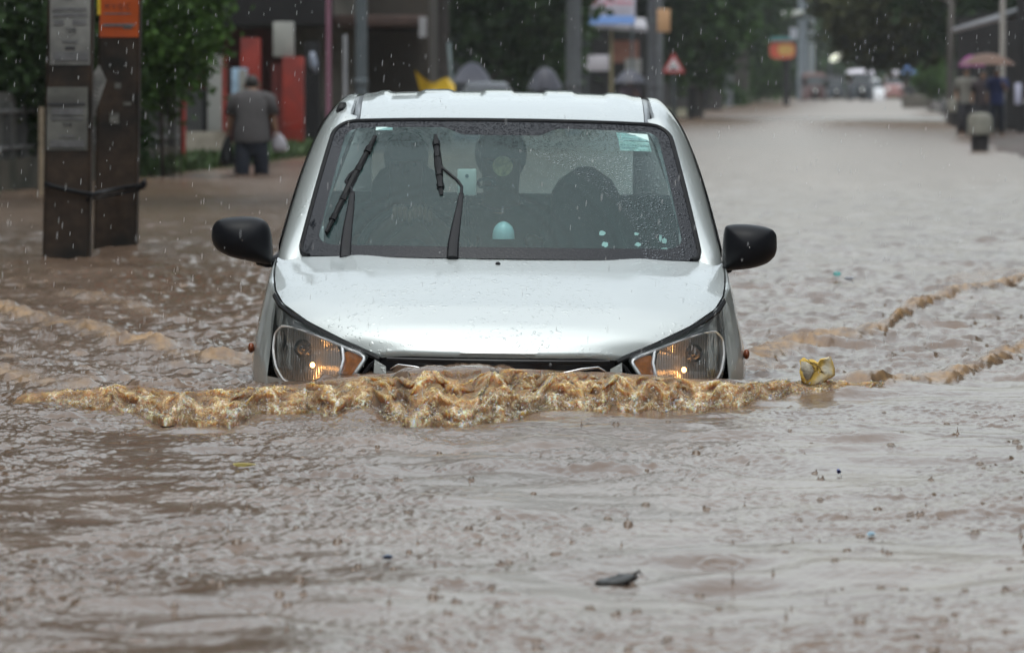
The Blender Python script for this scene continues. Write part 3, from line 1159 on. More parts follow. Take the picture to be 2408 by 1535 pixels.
def windscreen_mat():
    m = bpy.data.materials.new('windscreen_glass')
    m.use_nodes = True
    nt = m.node_tree
    N, Lk = nt.nodes, nt.links
    N.remove(N['Principled BSDF'])
    out = N['Material Output']
    uv = N.new('ShaderNodeUVMap'); uv.uv_map = 'UVMap'
    sp = N.new('ShaderNodeSeparateXYZ'); Lk.new(uv.outputs[0], sp.inputs[0])

    def mth(op, a, b=None, clamp=False):
        n = N.new('ShaderNodeMath'); n.operation = op; n.use_clamp = clamp
        for i, q in enumerate((a, b)):
            if q is None:
                continue
            if isinstance(q, (int, float)):
                n.inputs[i].default_value = q
            else:
                Lk.new(q, n.inputs[i])
        return n.outputs[0]
    s, t = sp.outputs[0], sp.outputs[1]
    # printed border: a rounded frame, deeper in the middle of the top edge
    ax = mth('ABSOLUTE', s)
    # top band thickness: .085 + bump in the middle
    lo = mth('SMOOTH_MIN', mth('SUBTRACT', t, .072), .5)
    mid = N.new('ShaderNodeMapRange'); mid.interpolation_type = 'SMOOTHSTEP'
    Lk.new(mth('ABSOLUTE', mth('SUBTRACT', s, -.005)), mid.inputs['Value'])
    mid.inputs['From Min'].default_value = .36; mid.inputs['From Max'].default_value = .20
    topb = mth('ADD', .062, mth('MULTIPLY', mid.outputs[0], .062))
    hi = mth('SUBTRACT', mth('SUBTRACT', 1.0, t), topb)
    sd_ = mth('SUBTRACT', .922, ax)
    # rounded intersection (metres-like units: s*.6, t*.75)
    a1 = mth('MULTIPLY', sd_, .60)
    b1 = mth('MULTIPLY', mth('MINIMUM', lo, hi), .75)
    rr = .055
    qa = mth('MAXIMUM', mth('SUBTRACT', rr, a1), 0.0)
    qb = mth('MAXIMUM', mth('SUBTRACT', rr, b1), 0.0)
    dist = mth('SUBTRACT', rr, mth('SQRT', mth('ADD', mth('MULTIPLY', qa, qa), mth('MULTIPLY', qb, qb))))
    fr = N.new('ShaderNodeMapRange')
    fr.inputs['From Min'].default_value = -.0015; fr.inputs['From Max'].default_value = .0015
    fr.inputs['To Min'].default_value = 1; fr.inputs['To Max'].default_value = 0
    Lk.new(dist, fr.inputs['Value'])
    frit = fr.outputs[0]
    # drops
    mp = N.new('ShaderNodeMapping'); mp.inputs['Scale'].default_value = (.62, .75, 1)
    Lk.new(uv.outputs[0], mp.inputs['Vector'])
    heights = []
    for sc, thr, keep in ((70, .34, .5), (150, .34, .35)):
        vo = N.new('ShaderNodeTexVoronoi'); vo.inputs['Scale'].default_value = sc
        vo.voronoi_dimensions = '2D'
        Lk.new(mp.outputs[0], vo.inputs['Vector'])
        mr = N.new('ShaderNodeMapRange'); mr.interpolation_type = 'SMOOTHERSTEP'
        mr.inputs['From Min'].default_value = thr; mr.inputs['From Max'].default_value = thr * .35
        Lk.new(vo.outputs['Distance'], mr.inputs['Value'])
        sc_ = N.new('ShaderNodeSeparateColor'); Lk.new(vo.outputs['Color'], sc_.inputs[0])
        heights.append(mth('MULTIPLY', mr.outputs[0], mth('GREATER_THAN', sc_.outputs[0], keep)))
    hh = mth('MAXIMUM', heights[0], heights[1])
    # wiped sector: swept by the blades, so few drops there: two discs about the wiper pivots
    def disc(cx, cy, r, asp=.62 / .75):
        dx = mth('MULTIPLY', mth('SUBTRACT', s, cx), .62)
        dy = mth('MULTIPLY', mth('SUBTRACT', t, cy), .75)
        d = mth('SQRT', mth('ADD', mth('MULTIPLY', dx, dx), mth('MULTIPLY', dy, dy)))
        n = N.new('ShaderNodeMapRange'); n.inputs['From Min'].default_value = r; n.inputs['From Max'].default_value = r - .02
        Lk.new(d, n.inputs['Value'])
        return n.outputs[0], d
    d1, r1 = disc(-.78, .02, .60)
    d2, r2 = disc(-.23, .02, .60)
    wiped = mth('MAXIMUM', d1, d2)
    dropm = mth('MULTIPLY', hh, mth('SUBTRACT', 1.0, mth('MULTIPLY', wiped, .93)))
    bp = N.new('ShaderNodeBump'); bp.inputs['Strength'].default_value = .9; bp.inputs['Distance'].default_value = .004
    Lk.new(dropm, bp.inputs['Height'])
    # smear arcs left by the wipers
    wv = N.new('ShaderNodeTexNoise'); wv.noise_dimensions = '1D'; wv.inputs['Scale'].default_value = 1
    wv.inputs['Detail'].default_value = 4
    Lk.new(mth('MULTIPLY', r2, 42.0), wv.inputs['W'])
    arcs = N.new('ShaderNodeMapRange'); arcs.inputs['From Min'].default_value = .62; arcs.inputs['From Max'].default_value = .44
    Lk.new(wv.outputs['Fac'], arcs.inputs['Value'])
    hz = mth('MULTIPLY', mth('ADD', .75, mth('MULTIPLY', arcs.outputs[0], .25)), HAZE_SCREEN)
    tr = N.new('ShaderNodeBsdfTransparent'); tr.inputs[0].default_value = (.62, .76, .77, 1)
    df = N.new('ShaderNodeBsdfDiffuse'); df.inputs[0].default_value = (.24, .46, .47, 1)
    Lk.new(bp.outputs[0], df.inputs['Normal'])
    blk = N.new('ShaderNodeBsdfDiffuse'); blk.inputs[0].default_value = (.012, .013, .017, 1)
    gl = N.new('ShaderNodeBsdfGlossy'); gl.inputs['Roughness'].default_value = .025
    Lk.new(bp.outputs[0], gl.inputs['Normal'])
    fz = N.new('ShaderNodeFresnel'); fz.inputs['IOR'].default_value = 1.42
    Lk.new(bp.outputs[0], fz.inputs['Normal'])
    m1 = N.new('ShaderNodeMixShader'); Lk.new(hz, m1.inputs[0]); Lk.new(tr.outputs[0], m1.inputs[1]); Lk.new(df.outputs[0], m1.inputs[2])
    m2 = N.new('ShaderNodeMixShader'); Lk.new(frit, m2.inputs[0]); Lk.new(m1.outputs[0], m2.inputs[1]); Lk.new(blk.outputs[0], m2.inputs[2])
    m3 = N.new('ShaderNodeMixShader'); Lk.new(mth('MULTIPLY', fz.outputs[0], 1.0, True), m3.inputs[0]); Lk.new(m2.outputs[0], m3.inputs[1]); Lk.new(gl.outputs[0], m3.inputs[2])
    Lk.new(m3.outputs[0], out.inputs['Surface'])
    return m


HAZE_SCREEN = .08
ws = mb.build('windshield', windscreen_mat(), car, local=True, ang=180, recalc=False)
uvl = ws.data.uv_layers.new(name='UVMap')
flat = [q for r in UVs for q in r]
# vertex order is kept by build (no doubles in this grid)
lv = np.zeros(len(ws.data.loops), np.int32)
ws.data.loops.foreach_get('vertex_index', lv)
fl = np.array(flat, np.float32)[lv]
uvl.data.foreach_set('uv', fl.reshape(-1))

# rubber seal round the glass
ring = [wp(-smax(t), t, -.002) for t in tsw] + [wp(s, 1.0, -.002) for s in np.linspace(-smax(1), smax(1), 40)[1:-1]] + [wp(smax(t), t, -.002) for t in tsw[::-1]]
mb = MB(); mb.tube(ring, .0085, 8)
mb.build('windshield_seal', RUBBER, ws, local=True)


def on_glass(u, v, off=0.0):
    """point of the windscreen seen at (u, v), lifted by off"""
    d = 1.1
    for _ in range(12):
        q = L(u, v, d)
        t = (q.z - WB[1]) / (WT[1] - WB[1])
        s = q.x / (.637 - .097 * t)
        d = wp(s, min(max(t, -.1), 1.1), off).y
    q = L(u, v, d)
    return q


# ---- cabin shell: pillars, roof rails, rear
ICRV = np.array([[.650, .95, .372], [.640, .99, .410], [.610, 1.14, .515], [.578, 1.32, .655], [.545, 1.47, .778], [.512, 1.555, .835], [.494, 1.63, .870],
                 [.490, 1.75, .898], [.486, 2.0, .921], [.482, 2.6, .919], [.472, 3.1, .890], [.462, 3.30, .855]])
OCRV = np.array([[.711, .99, .345], [.706, 1.04, .398], [.690, 1.24, .495], [.652, 1.47, .655], [.618, 1.64, .765], [.590, 1.75, .828], [.565, 1.84, .866],
                 [.552, 1.95, .884], [.545, 2.1, .889], [.545, 2.6, .882], [.535, 3.15, .852], [.525, 3.36, .815]])


def curve(C, n):
    k = np.linspace(0, len(C) - 1, n)
    o = np.stack([np.interp(k, np.arange(len(C)), C[:, j]) for j in range(3)], 1)
    for _ in range(2):
        o[1:-1] = (o[:-2] + 2 * o[1:-1] + o[2:]) / 4
    return o


IC, OC = curve(ICRV, 46), curve(OCRV, 46)
mb = MB()
for sg in (-1, 1):
    A = []
    for i in range(46):
        I, O = Vector(IC[i]), Vector(OC[i])
        row = []
        und = I + (Vector((-.042, .018, -.014)) if i < 24 else Vector((-.004, 0, -.02)))
        row.append(und)
        n = Vector((.5, -.45, .6)) if i < 22 else Vector((.55, 0, .7))
        for k in np.linspace(0, 1, 7):
            row.append(I.lerp(O, k) + n * .018 * 4 * k * (1 - k) * (1 - .3 * k))
        row.append(O + Vector((-.012, .03, -.012)))
        A.append([Vector((p.x * sg, p.y, p.z)) for p in row])
    mb.grid(A)
mb.build('pillar_frame', PAINT, car, local=True, ang=60)
for sg in (-1, 1):
    mb = MB(); A = []
    for i in range(0, 27):
        I, O = Vector(IC[i]), Vector(OC[i])
        A.append([Vector((p.x * sg, p.y, p.z)) for p in (I + Vector((-.040, .024, -.020)), I + Vector((-.03, .05, -.03)), O + Vector((-.035, .06, -.02)), O + Vector((-.02, .16, -.02)))])
    mb.grid(A)
    mb.build('pillar_trim', DARKINT, car, local=True)

# roof
ROOF_D = np.array([1.43, 1.50, 1.58, 1.68, 1.80, 1.95, 2.15, 2.5, 2.9, 3.2, 3.36])
ROOF_Z = np.array([.846, .868, .888, .907, .921, .931, .935, .932, .917, .890, .860])
rsm = []
mb = MB()
dd = np.linspace(0, 1, 60)
A = []
for q in dd:
    row = []
    for s in np.linspace(-1, 1, 97):
        a = abs(s)
        d0 = 1.432 + .105 * a ** 2.2
        d = d0 + (3.36 - d0) * q
        z = float(np.interp(d - .10 * a ** 2.2 * (1 - q), ROOF_D, ROOF_Z)) - .012 * a ** 2.4
        rib = .5 + .5 * math.cos((s * .462) * 2 * math.pi / .205 + .5)
        z += .0075 * smooth(.45, .62, rib) * smooth(1.72, 1.86, d) * (1 - smooth(3.1, 3.25, d)) * (1 - smooth(.86, .96, a))
        row.append(Vector((s * .463, d, float(z))))
    A.append(row)
mb.grid([[p + Vector((0, -.004, -.012)) for p in A[0]]] + A)
mb.build('roof', PAINT, car, local=True, ang=50)
for sg in (-1, 1):
    mb = MB()
    B = []
    for q in dd:
        d = 1.545 + (3.36 - 1.545) * q
        z = float(np.interp(d - .10 * (1 - q), ROOF_D, ROOF_Z)) - .016
        w = .024
        B.append([Vector((sg * (.463 + k * w), d + .03 * k * (1 - q), z - .002 - .004 * k + (-.004 if k in (0, 1) else 0))) for k in (0, .15, .5, .85, 1)])
    mb.grid(B)
    mb.build('roof_molding', MOLD, car, local=True)

# side glass, visors, doors' dark frames, rear hatch
SGL = glass_mat('side_glass', (.62, .70, .70), .04)
for sg in (-1, 1):
    mb = MB()
    A = []
    for d in np.linspace(1.10, 3.05, 14):
        k = np.interp(d, OC[:, 1], np.arange(46))
        ia = np.interp(k, np.arange(46), OC[:, 0]); iz = np.interp(k, np.arange(46), OC[:, 2])
        A.append([Vector((sg * (.715 + (ia - .715) * q - .006), d, .40 + (iz - .40) * q - .004)) for q in np.linspace(0, 1, 6)])
    mb.grid(A)
    mb.build('side_window', SGL, car, local=True, recalc=False)
    mb = MB()
    A = []
    for i in range(7, 40):
        O = Vector(OC[i])
        lowr = O + Vector((.016, .035, -.055))
        A.append([Vector((p.x * sg, p.y, p.z)) for p in (O + Vector((.002, .0, .002)), O.lerp(lowr, .5) + Vector((.007, 0, 0)), lowr, lowr + Vector((-.006, .004, 0)))])
    mb.grid(A)
    mb.build('window_visor', BLACKP, car, local=True)
    for dB, wdt in ((2.05, .09), (2.95, .16)):
        mb = MB()
        k = np.interp(dB, OC[:, 1], np.arange(46))
        ia = np.interp(k, np.arange(46), OC[:, 0]); iz = np.interp(k, np.arange(46), OC[:, 2])
        mb.prism([(sg * .716, dB, .40), (sg * .716, dB + wdt, .40), (sg * (ia + .002), dB + wdt * .9, iz), (sg * (ia + .002), dB, iz)], (-sg * .05, 0, 0))
        mb.build('door_pillar', BLACKP, car, local=True)
    mb = MB()
    mb.box((sg * .742 - .012, 1.92, .19), (sg * .742 + .02, 2.06, .215))
    mb.build('door_handle', PAINT, car, local=True, bevel=.006)
# rear: window frame and hatch
mb = MB()
zt, zb = .835, .43
for (x0, x1, z0, z1) in ((-.70, .70, -.2, .44), (-.60, -.47, .44, .84), (.47, .60, .44, .84), (-.56, .56, .80, .87)):
    mb.box((x0, 3.36, z0), (x1, 3.41, z1), top=(0, -.02))
mb.build('hatch', PAINT, car, local=True, bevel=.006)
mb = MB(); mb.grid([[(-.48, 3.37, .43), (.48, 3.37, .43)], [(-.48, 3.35, .82), (.48, 3.35, .82)]])
mb.build('rear_window', SGL, car, local=True)
# belt line strip between body shell and side glass
for sg in (-1, 1):
    mb = MB()
    B = []
    for d in np.linspace(.98, 3.4, 20):
        z = top_z(.772, d, 0)
        B.append([Vector((sg * .772 * float(np.interp(z, SZ, SS)), d, z)), Vector((sg * .704, d, z + .006)), Vector((sg * .66, d, z - .02))])
    mb.grid(B)
    mb.build('door_sill', RUBBER, body, local=True)

# cabin floor / tub
mb = MB()
mb.box((-.68, 1.0, -.2), (.68, 3.35, -.15))
mb.box((-.69, 1.0, -.2), (-.67, 3.35, .38)); mb.box((.67, 1.0, -.2), (.69, 3.35, .38))
mb.build('cabin_floor', DARKINT, car, local=True)
# headliner
mb = MB(); mb.grid([[(x, d, float(np.interp(d, ROOF_D, ROOF_Z)) - .035 - .03 * (x / .46) ** 2) for x in np.linspace(-.47, .47, 9)] for d in np.linspace(1.5, 3.3, 10)])
mb.build('headliner', mat('headliner_cloth', (.30, .31, .31), rough=.9, scale=30), car, local=True)
# dashboard
mb = MB()
A = []
for k, (d, z) in enumerate(((1.0, .392), (1.1, .415), (1.25, .425), (1.38, .42), (1.46, .395), (1.49, .33), (1.50, .1))):
    A.append([Vector((x, d - .10 * (1 - (x / .66) ** 2) * (1 if k < 4 else .3), z - .012 * (x / .66) ** 2)) for x in np.linspace(-.66, .66, 21)])
mb.grid(A)
mb.build('dashboard', DASHM, car, local=True)
# steering wheel (driver sits on the picture's left)
swc = L(972, 512, 1.62)
mb = MB()
rt = Matrix.Translation(swc + Vector((0, .03, -.13))) @ Matrix.Rotation(R(-28), 4, 'X')
pts = [rt @ Vector((.178 * math.cos(a), 0, .178 * math.sin(a))) for a in np.linspace(0, 2 * math.pi, 37)]
mb.tube(pts, .014, 8, cap=False)
for a in (0.2, math.pi - .2, -math.pi / 2):
    mb.tube([rt @ Vector((0, .01, 0)), rt @ Vector((.178 * math.cos(a), 0, .178 * math.sin(a)))], .014, 6)
c = rt @ Vector((0, .0, 0))
mb.ell(c, (.06, .03, .06))
mb.build('steering_wheel', BLACKP, car, local=True)


def seat(xc, d, ztop, wd):
    t = MB()
    A = []
    prof = [(0, .62), (.1, .70), (.22, .90), (.34, 1.0), (.5, 1.0), (.75, 1.0), (1.0, .96)]
    zs = np.linspace(0, 1, 16)
    for z in zs:
        k = 1 - max(0, (.16 - z) / .16) ** 2.2 * .75
        w_ = wd * k * (1 + .55 * smooth(.28, .6, z))
        th = .05 + .03 * z
        row = []
        for a in np.linspace(0, 2 * math.pi, 20, endpoint=False):
            cx = math.copysign(abs(math.cos(a)) ** .6, math.cos(a)); cy = math.copysign(abs(math.sin(a)) ** .8, math.sin(a))
            row.append(Vector((xc + w_ * cx, d + th * cy - .10 * z, ztop - z * .62)))
        A.append(row)
    t.grid(A, closed=True)
    t.add([Vector((xc, d, ztop + .004))] + A[0], [(0, 1 + i, 1 + (i + 1) % 20) for i in range(20)])
    return t


p = L(1377, 394, 2.05)
seat(p.x, 2.05, p.z, .115).build('seat', DARKINT, car, local=True, ang=180)
p = L(958, 352, 2.22)
seat(p.x, 2.24, p.z - .03, .12).build('seat', DARKINT, car, local=True, ang=180)
mb = MB(); q0 = L(1262, 436, 2.75)
mb.box((-.62, 2.72, -.1), (.62, 2.86, q0.z - .03))
mb.build('rear_seat', DARKINT, car, local=True, bevel=.03)

# ---- headlights, grille
LENS = glass_mat('lens_clear', (.95, .96, .97), .05, gloss=1.2)
AMB = mat('amber_lens', (.55, .17, .015), rough=.15, var=.35, scale=40, coat=.6)


def emis(name, col, s):
    m = bpy.data.materials.new(name); m.use_nodes = True
    b = m.node_tree.nodes['Principled BSDF']
    b.inputs['Emission Color'].default_value = (*col, 1)
    b.inputs['Emission Strength'].default_value = s
    b.inputs['Base Color'].default_value = (.9, .8, .6, 1)
    return m


BULB = emis('bulb_glow', (1.0, .45, .13), 10.0)


def refl_mat():
    m = bpy.data.materials.new('lamp_reflector'); m.use_nodes = True
    nt = m.node_tree; b = nt.nodes['Principled BSDF']
    b.inputs['Base Color'].default_value = (.92, .92, .92, 1)
    b.inputs['Metallic'].default_value = .6
    b.inputs['Roughness'].default_value = .18
    tc = nt.nodes.new('ShaderNodeTexCoord')
    wv = nt.nodes.new('ShaderNodeTexWave'); wv.wave_type = 'BANDS'; wv.bands_direction = 'X'
    wv.inputs['Scale'].default_value = 40; wv.inputs['Distortion'].default_value = 1.4
    wv.inputs['Detail'].default_value = 1
    nt.links.new(tc.outputs['Object'], wv.inputs['Vector'])
    nz = nt.nodes.new('ShaderNodeTexNoise'); nz.inputs['Scale'].default_value = 45; nz.inputs['Detail'].default_value = 3
    nt.links.new(tc.outputs['Object'], nz.inputs['Vector'])
    ad = nt.nodes.new('ShaderNodeMath'); nt.links.new(wv.outputs['Fac'], ad.inputs[0]); nt.links.new(nz.outputs['Fac'], ad.inputs[1])
    bp = nt.nodes.new('ShaderNodeBump'); bp.inputs['Strength'].default_value = 1; bp.inputs['Distance'].default_value = .0018
    nt.links.new(ad.outputs[0], bp.inputs['Height']); nt.links.new(bp.outputs[0], b.inputs['Normal'])
    return m


REFL = refl_mat()


def hl(u, v, off=0.0):
    """point on the headlight face seen at left-lamp pixel (u, v); car frame (left side, x < 0)"""
    d = .3
    for _ in range(8):
        q = L(u, v, d)
        d = nose(min(abs(q.x), .772)) + .46 * max(0, q.z - .09) - .004 + off
    return L(u, v, d)


OUT = [(646, 703), (668, 728), (700, 752), (760, 783), (820, 812), (871, 834), (846, 872), (826, 905), (760, 918), (700, 916), (660, 900), (643, 868), (636, 815), (637, 755)]
LAMP = [(664, 766), (690, 770), (740, 787), (800, 812), (862, 838), (838, 872), (818, 905), (755, 910), (690, 905), (668, 893), (650, 862), (643, 822), (648, 783)]


def dens(poly, n=5):
    o = []
    for i in range(len(poly)):
        a, b = poly[i], poly[(i + 1) % len(poly)]
        for k in range(n):
            o.append((a[0] + (b[0] - a[0]) * k / n, a[1] + (b[1] - a[1]) * k / n))
    o2 = np.array(o)
    for _ in range(2):
        o2 = (np.roll(o2, 1, 0) + 2 * o2 + np.roll(o2, -1, 0)) / 4
    return [tuple(q) for q in o2]


def disc_mesh(poly, fd, rings=9, sgn=-1, cen=None):
    c = cen or (np.mean([p[0] for p in poly]), np.mean([p[1] for p in poly]))
    A = []
    for k in range(rings + 1):
        q = k / rings
        q2 = max(q, .02)
        row = []
        for (u, v) in poly:
            p = hl(c[0] + (u - c[0]) * q2, c[1] + (v - c[1]) * q2, fd(q))
            row.append(Vector((p.x * (1 if sgn < 0 else -1), p.y, p.z)))
        A.append(row)
    t = MB(); t.grid(A, closed=True)
    n = len(poly)
    t.add(A[0], [tuple(range(n))])
    return t


def flipx(p, sg):
    return Vector((p.x if sg < 0 else -p.x, p.y, p.z))


for sg in (-1, 1):
    lo = dens(OUT)
    h = disc_mesh(lo, lambda q: .050 + .07 * (1 - q ** 5), sgn=sg).build('headlight', mat('lamp_housing', (.05, .052, .055), rough=.25, var=.3, coat=.5), car, local=True, ang=180)
    h['label'] = 'clear headlight with glowing parking bulb'
    lm = dens([p for p in LAMP if True])
    # reflector bowl: only the main lamp chamber
    CH = [(664, 768), (690, 772), (740, 790), (796, 812), (803, 850), (797, 905), (755, 910), (690, 905), (668, 893), (650, 862), (643, 822), (648, 785)]
    disc_mesh(dens(CH), lambda q: .004 + .075 * (1 - q * q), rings=12, sgn=sg).build('reflector', REFL, h, local=True, ang=180)
    AM = [(812, 822), (860, 841), (838, 871), (818, 902), (803, 902), (800, 860)]
    disc_mesh(dens(AM), lambda q: .002 + .012 * (1 - q * q), rings=6, sgn=sg).build('turn_signal', AMB, h, local=True, ang=180)
    # bright trims: rim of the lamp, chamber divider, top strip pale like reflected sky
    mb = MB()
    mb.tube([flipx(hl(u, v, -.001), sg) for u, v in lm] + [flipx(hl(*lm[0], -.001), sg)], .0055, 6, cap=False)
    mb.tube([flipx(hl(u, v, .0), sg) for u, v in ((805, 815), (808, 845), (800, 875), (800, 905))], .006, 6)
    mb.build('lamp_rim', mat('bright_rim', (.80, .81, .82), rough=.2, metal=.4, var=.04), h, local=True)
    mb = MB()
    top = [(650, 712), (672, 735), (705, 758), (762, 788), (820, 814), (866, 834)]
    low = [(650, 765), (668, 764), (700, 772), (752, 790), (812, 816), (862, 836)]
    tt = np.linspace(0, 1, 20)
    tp = [(np.interp(k, np.linspace(0, 1, 6), [q[0] for q in top]), np.interp(k, np.linspace(0, 1, 6), [q[1] for q in top])) for k in tt]
    bt = [(np.interp(k, np.linspace(0, 1, 6), [q[0] for q in low]), np.interp(k, np.linspace(0, 1, 6), [q[1] for q in low])) for k in tt]
    A = []
    for k in np.linspace(0, 1, 6):
        A.append([flipx(hl(a[0] + (b[0] - a[0]) * k, a[1] + (b[1] - a[1]) * k, .003 + .030 * (1 - k) ** 1.2), sg) for a, b in zip(tp, bt)])
    mb.grid(A)
    mb.build('chrome_sky_brow', mat('chrome_sky_sheen', (.70, .72, .74), rough=.3, metal=.15, var=.08, coat=.8), h, local=True, ang=180)  # chrome strip coloured pale to stand in for sky reflected by the lens
    # bulbs
    b0 = hl(735, 858, .035); b0 = flipx(b0, sg)
    mb = MB(); mb.ell(b0, (.0075, .007, .0085), 12, 8)
    mb.build('bulb', BULB, h, local=True)
    p0 = flipx(hl(713, 818, .05), sg)
    mb = MB()
    mb.tube([p0 + Vector((0, .04, 0)), p0 + Vector((0, -.02, 0)), p0 + Vector((0, -.03, 0))], [.028, .027, .018], 20)
    mb.ell(p0 + Vector((0, -.03, 0)), (.010, .006, .010))
    mb.build('bulb_shield', mat('shield_metal', (.30, .30, .31), rough=.25, metal=1.0), h, local=True)
    disc_mesh(lo, lambda q: -.006 - .006 * (1 - q * q), sgn=sg).build('lens', LENS, h, local=True, ang=180)
    # dark gap under the bonnet edge
    mb = MB()
    gp = [(646, 690), (660, 714), (690, 738), (740, 768), (800, 797), (860, 824), (893, 840)]
    mb.tube([flipx(hl(u, v + 5, .004), sg) for u, v in gp], .008, 6)
    mb.tube([flipx(hl(u, v, .004), sg) for u, v in ((893, 841), (872, 858), (850, 886), (840, 910))], .006, 6)
    mb.build('panel_gap', RUBBER, h, local=True)
    # side repeater on the wing
    q = Vector((sg * .775, .80, .125))
    mb = MB(); mb.ell(q, (.010, .02, .016), 10, 7)
    mb.build('side_indicator', mat('red_amber', (.16, .035, .008), rough=.3, var=.3, scale=40), car, local=True)

GR = mat('grille_black', (.012, .012, .014), rough=.3, var=.3)
mb = MB()
A = []
for x in np.linspace(-.352, .352, 41):
    d = nose(abs(x))
    e = abs(x) / .352
    zt = .148 - .012 * smooth(.86, 1.0, e)
    A.append([Vector((x, d + .045, zt)), Vector((x, d + .04, zt - .03)), Vector((x, d + .055, .05)), Vector((x, d + .05, -.07))])
mb.grid(A)
gr = mb.build('grille', GR, car, local=True)
mb = MB()
for z, r in ((.128, .006), (.085, .006), (.045, .006)):
    mb.tube([Vector((x, nose(abs(x)) + .02, z)) for x in np.linspace(-.335, .335, 25)], r, 6, flat=.6)
mb.build('grille_bar', GR, gr, local=True)
# chrome wings sweeping in towards the badge
for sg in (-1, 1):
    mb = MB()
    pts = [(.325, .100), (.30, .113), (.25, .107), (.19, .092), (.13, .08), (.09, .07)]
    mb.tube([Vector((sg * x, nose(x) + .002, z)) for x, z in pts], [.0015, .003, .004, .005, .005, .005], 8, flat=.7)
    mb.build('chrome_wing', CHROME, gr, local=True)
mb = MB()
mb.lathe([(.0, 0), (.05, 0), (.05, .006), (.0, .008)], n=20)
mb2 = MB(); mb2.add([Vector((p[0], nose(0) - .002 - p[2], p[1] * .75 + .075)) for p in mb.v], mb.f)
mb2.build('badge', CHROME, gr, local=True)

# ---- mirrors
MOUT_L = [(497, 556), (499, 535), (508, 520), (530, 512), (565, 509), (600, 510), (622, 517), (634, 532), (640, 560), (642, 600), (640, 622), (618, 620), (580, 613), (540, 604), (512, 590), (500, 573)]
MOUT_R = [(1827, 570), (1826, 552), (1818, 540), (1795, 532), (1760, 527), (1725, 527), (1706, 531), (1702, 545), (1699, 580), (1698, 618), (1700, 636), (1725, 636), (1770, 631), (1805, 620), (1822, 603), (1827, 588)]
for sg, MO in ((-1, MOUT_L), (1, MOUT_R)):
    po = dens(MO, 4)
    po_ = np.array(po)
    c = np.array([(po_[:, 0].max() + po_[:, 0].min()) / 2, (po_[:, 1].max() + po_[:, 1].min()) / 2])
    mr = MB()
    A = []
    for k, (q, d) in enumerate(((.02, .912), (.2, .9135), (.4, .918), (.58, .926), (.74, .937), (.86, .951), (.94, .967), (.985, .986), (1.0, 1.01), (1.0, 1.05), (.97, 1.065), (.9, 1.067), (.03, 1.06))):
        hw_, hh_ = (po_[:, 0].max() - po_[:, 0].min()) / 2, (po_[:, 1].max() - po_[:, 1].min()) / 2
        mix = q ** 2.5
        row = []
        for (u, v) in po:
            an_ = math.atan2((v - c[1]) / hh_, (u - c[0]) / hw_)
            eu, ev = c[0] + hw_ * math.cos(an_), c[1] + hh_ * math.sin(an_)
            uu, vv = eu + (u - eu) * mix, ev + (v - ev) * mix
            row.append(L(c[0] + (uu - c[0]) * q, c[1] + (vv - c[1]) * q, d))
        A.append(row)
    mr.grid(A, closed=True)
    mo = mr.build('side_mirror', mat('mirror_black', (.008, .0085, .011), rough=.4, var=.2, spec=.12), car, local=True, ang=180)
    mb = MB()
    if sg < 0:
        pts = [L(608, 612, 1.03), L(630, 617, 1.05), L(655, 612, 1.09), L(668, 605, 1.12)]
    else:
        pts = [L(1715, 630, 1.03), L(1700, 631, 1.05), L(1682, 626, 1.09), L(1668, 620, 1.12)]
    mb.tube(pts, [.016, .017, .020, .026], 10)
    mb.build('mirror_arm', BLACKP, mo, local=True)
    mb = MB()
    mb.grid([[L(c[0] + (u - c[0]) * q, c[1] + (v - c[1]) * q, 1.069) for u, v in po] for q in (.02, .88)], closed=True)
    mb.build('mirror_glass', CHROME, mo, local=True)

# ---- wipers
def wiper(arm, rod, b0, b1, lift, reflod):
    ptsA = [on_glass(u, v, o) for u, v, _, o in arm]
    mb = MB()
    mb.tube(ptsA, [w_ for _, _, w_, _ in arm], 8, flat=.5)
    w_ = mb.build('wiper', BLACKP, car, local=True)
    mb = MB()
    mb.tube([on_glass(u, v, o) for u, v, o in rod], .0052, 7)
    mb.build('wiper_rod', BLACKP, w_, local=True)
    mb = MB()
    n = 9
    P0, P1 = on_glass(*b0, lift), on_glass(*b1, lift + .004)
    q = [P0.lerp(P1, k / (n - 1)) for k in range(n)]
    mb.tube(q, [.006, .0085, .0105, .012, .014, .012, .0105, .0085, .006], 8, flat=.8)
    ax = (P1 - P0).normalized()
    nrm = Vector((0, -.55, .83))
    sd_ = ax.cross(nrm).normalized()
    for k in (1.2, 2.8, 5.2, 6.8):
        c_ = P0.lerp(P1, k / 8)
        mb.tube([c_ - ax * .014, c_ + ax * .014], .0125, 6)
    bl = mb.build('wiper_blade', RUBBER, w_, local=True)
    mb = MB()
    mb.prism([P0 - nrm * .004 - sd_ * .002, P0 - nrm * .004 + sd_ * .002, P1 - nrm * .004 + sd_ * .002, P1 - nrm * .004 - sd_ * .002], -nrm * .016)
    mb.build('rubber_strip', RUBBER, bl, local=True)


wiper([(812, 607, .019, .008), (814, 575, .0185, .014), (819, 530, .016, .022), (825, 490, .012, .03), (829, 452, .008, .036)],
      [(829, 455, .036), (826, 445, .037), (813, 427, .04), (822, 412, .042), (834, 402, .041)],
      (767, 547), (883, 320), .036, 0)
wiper([(1064, 607, .019, .008), (1066, 575, .0185, .014), (1073, 530, .015, .022), (1080, 490, .011, .03), (1085, 455, .008, .036)],
      [(1085, 458, .036), (1086, 440, .037), (1076, 425, .039), (1052, 405, .043), (1035, 391, .044)],
      (1038, 460), (1024, 318), .034, 0)

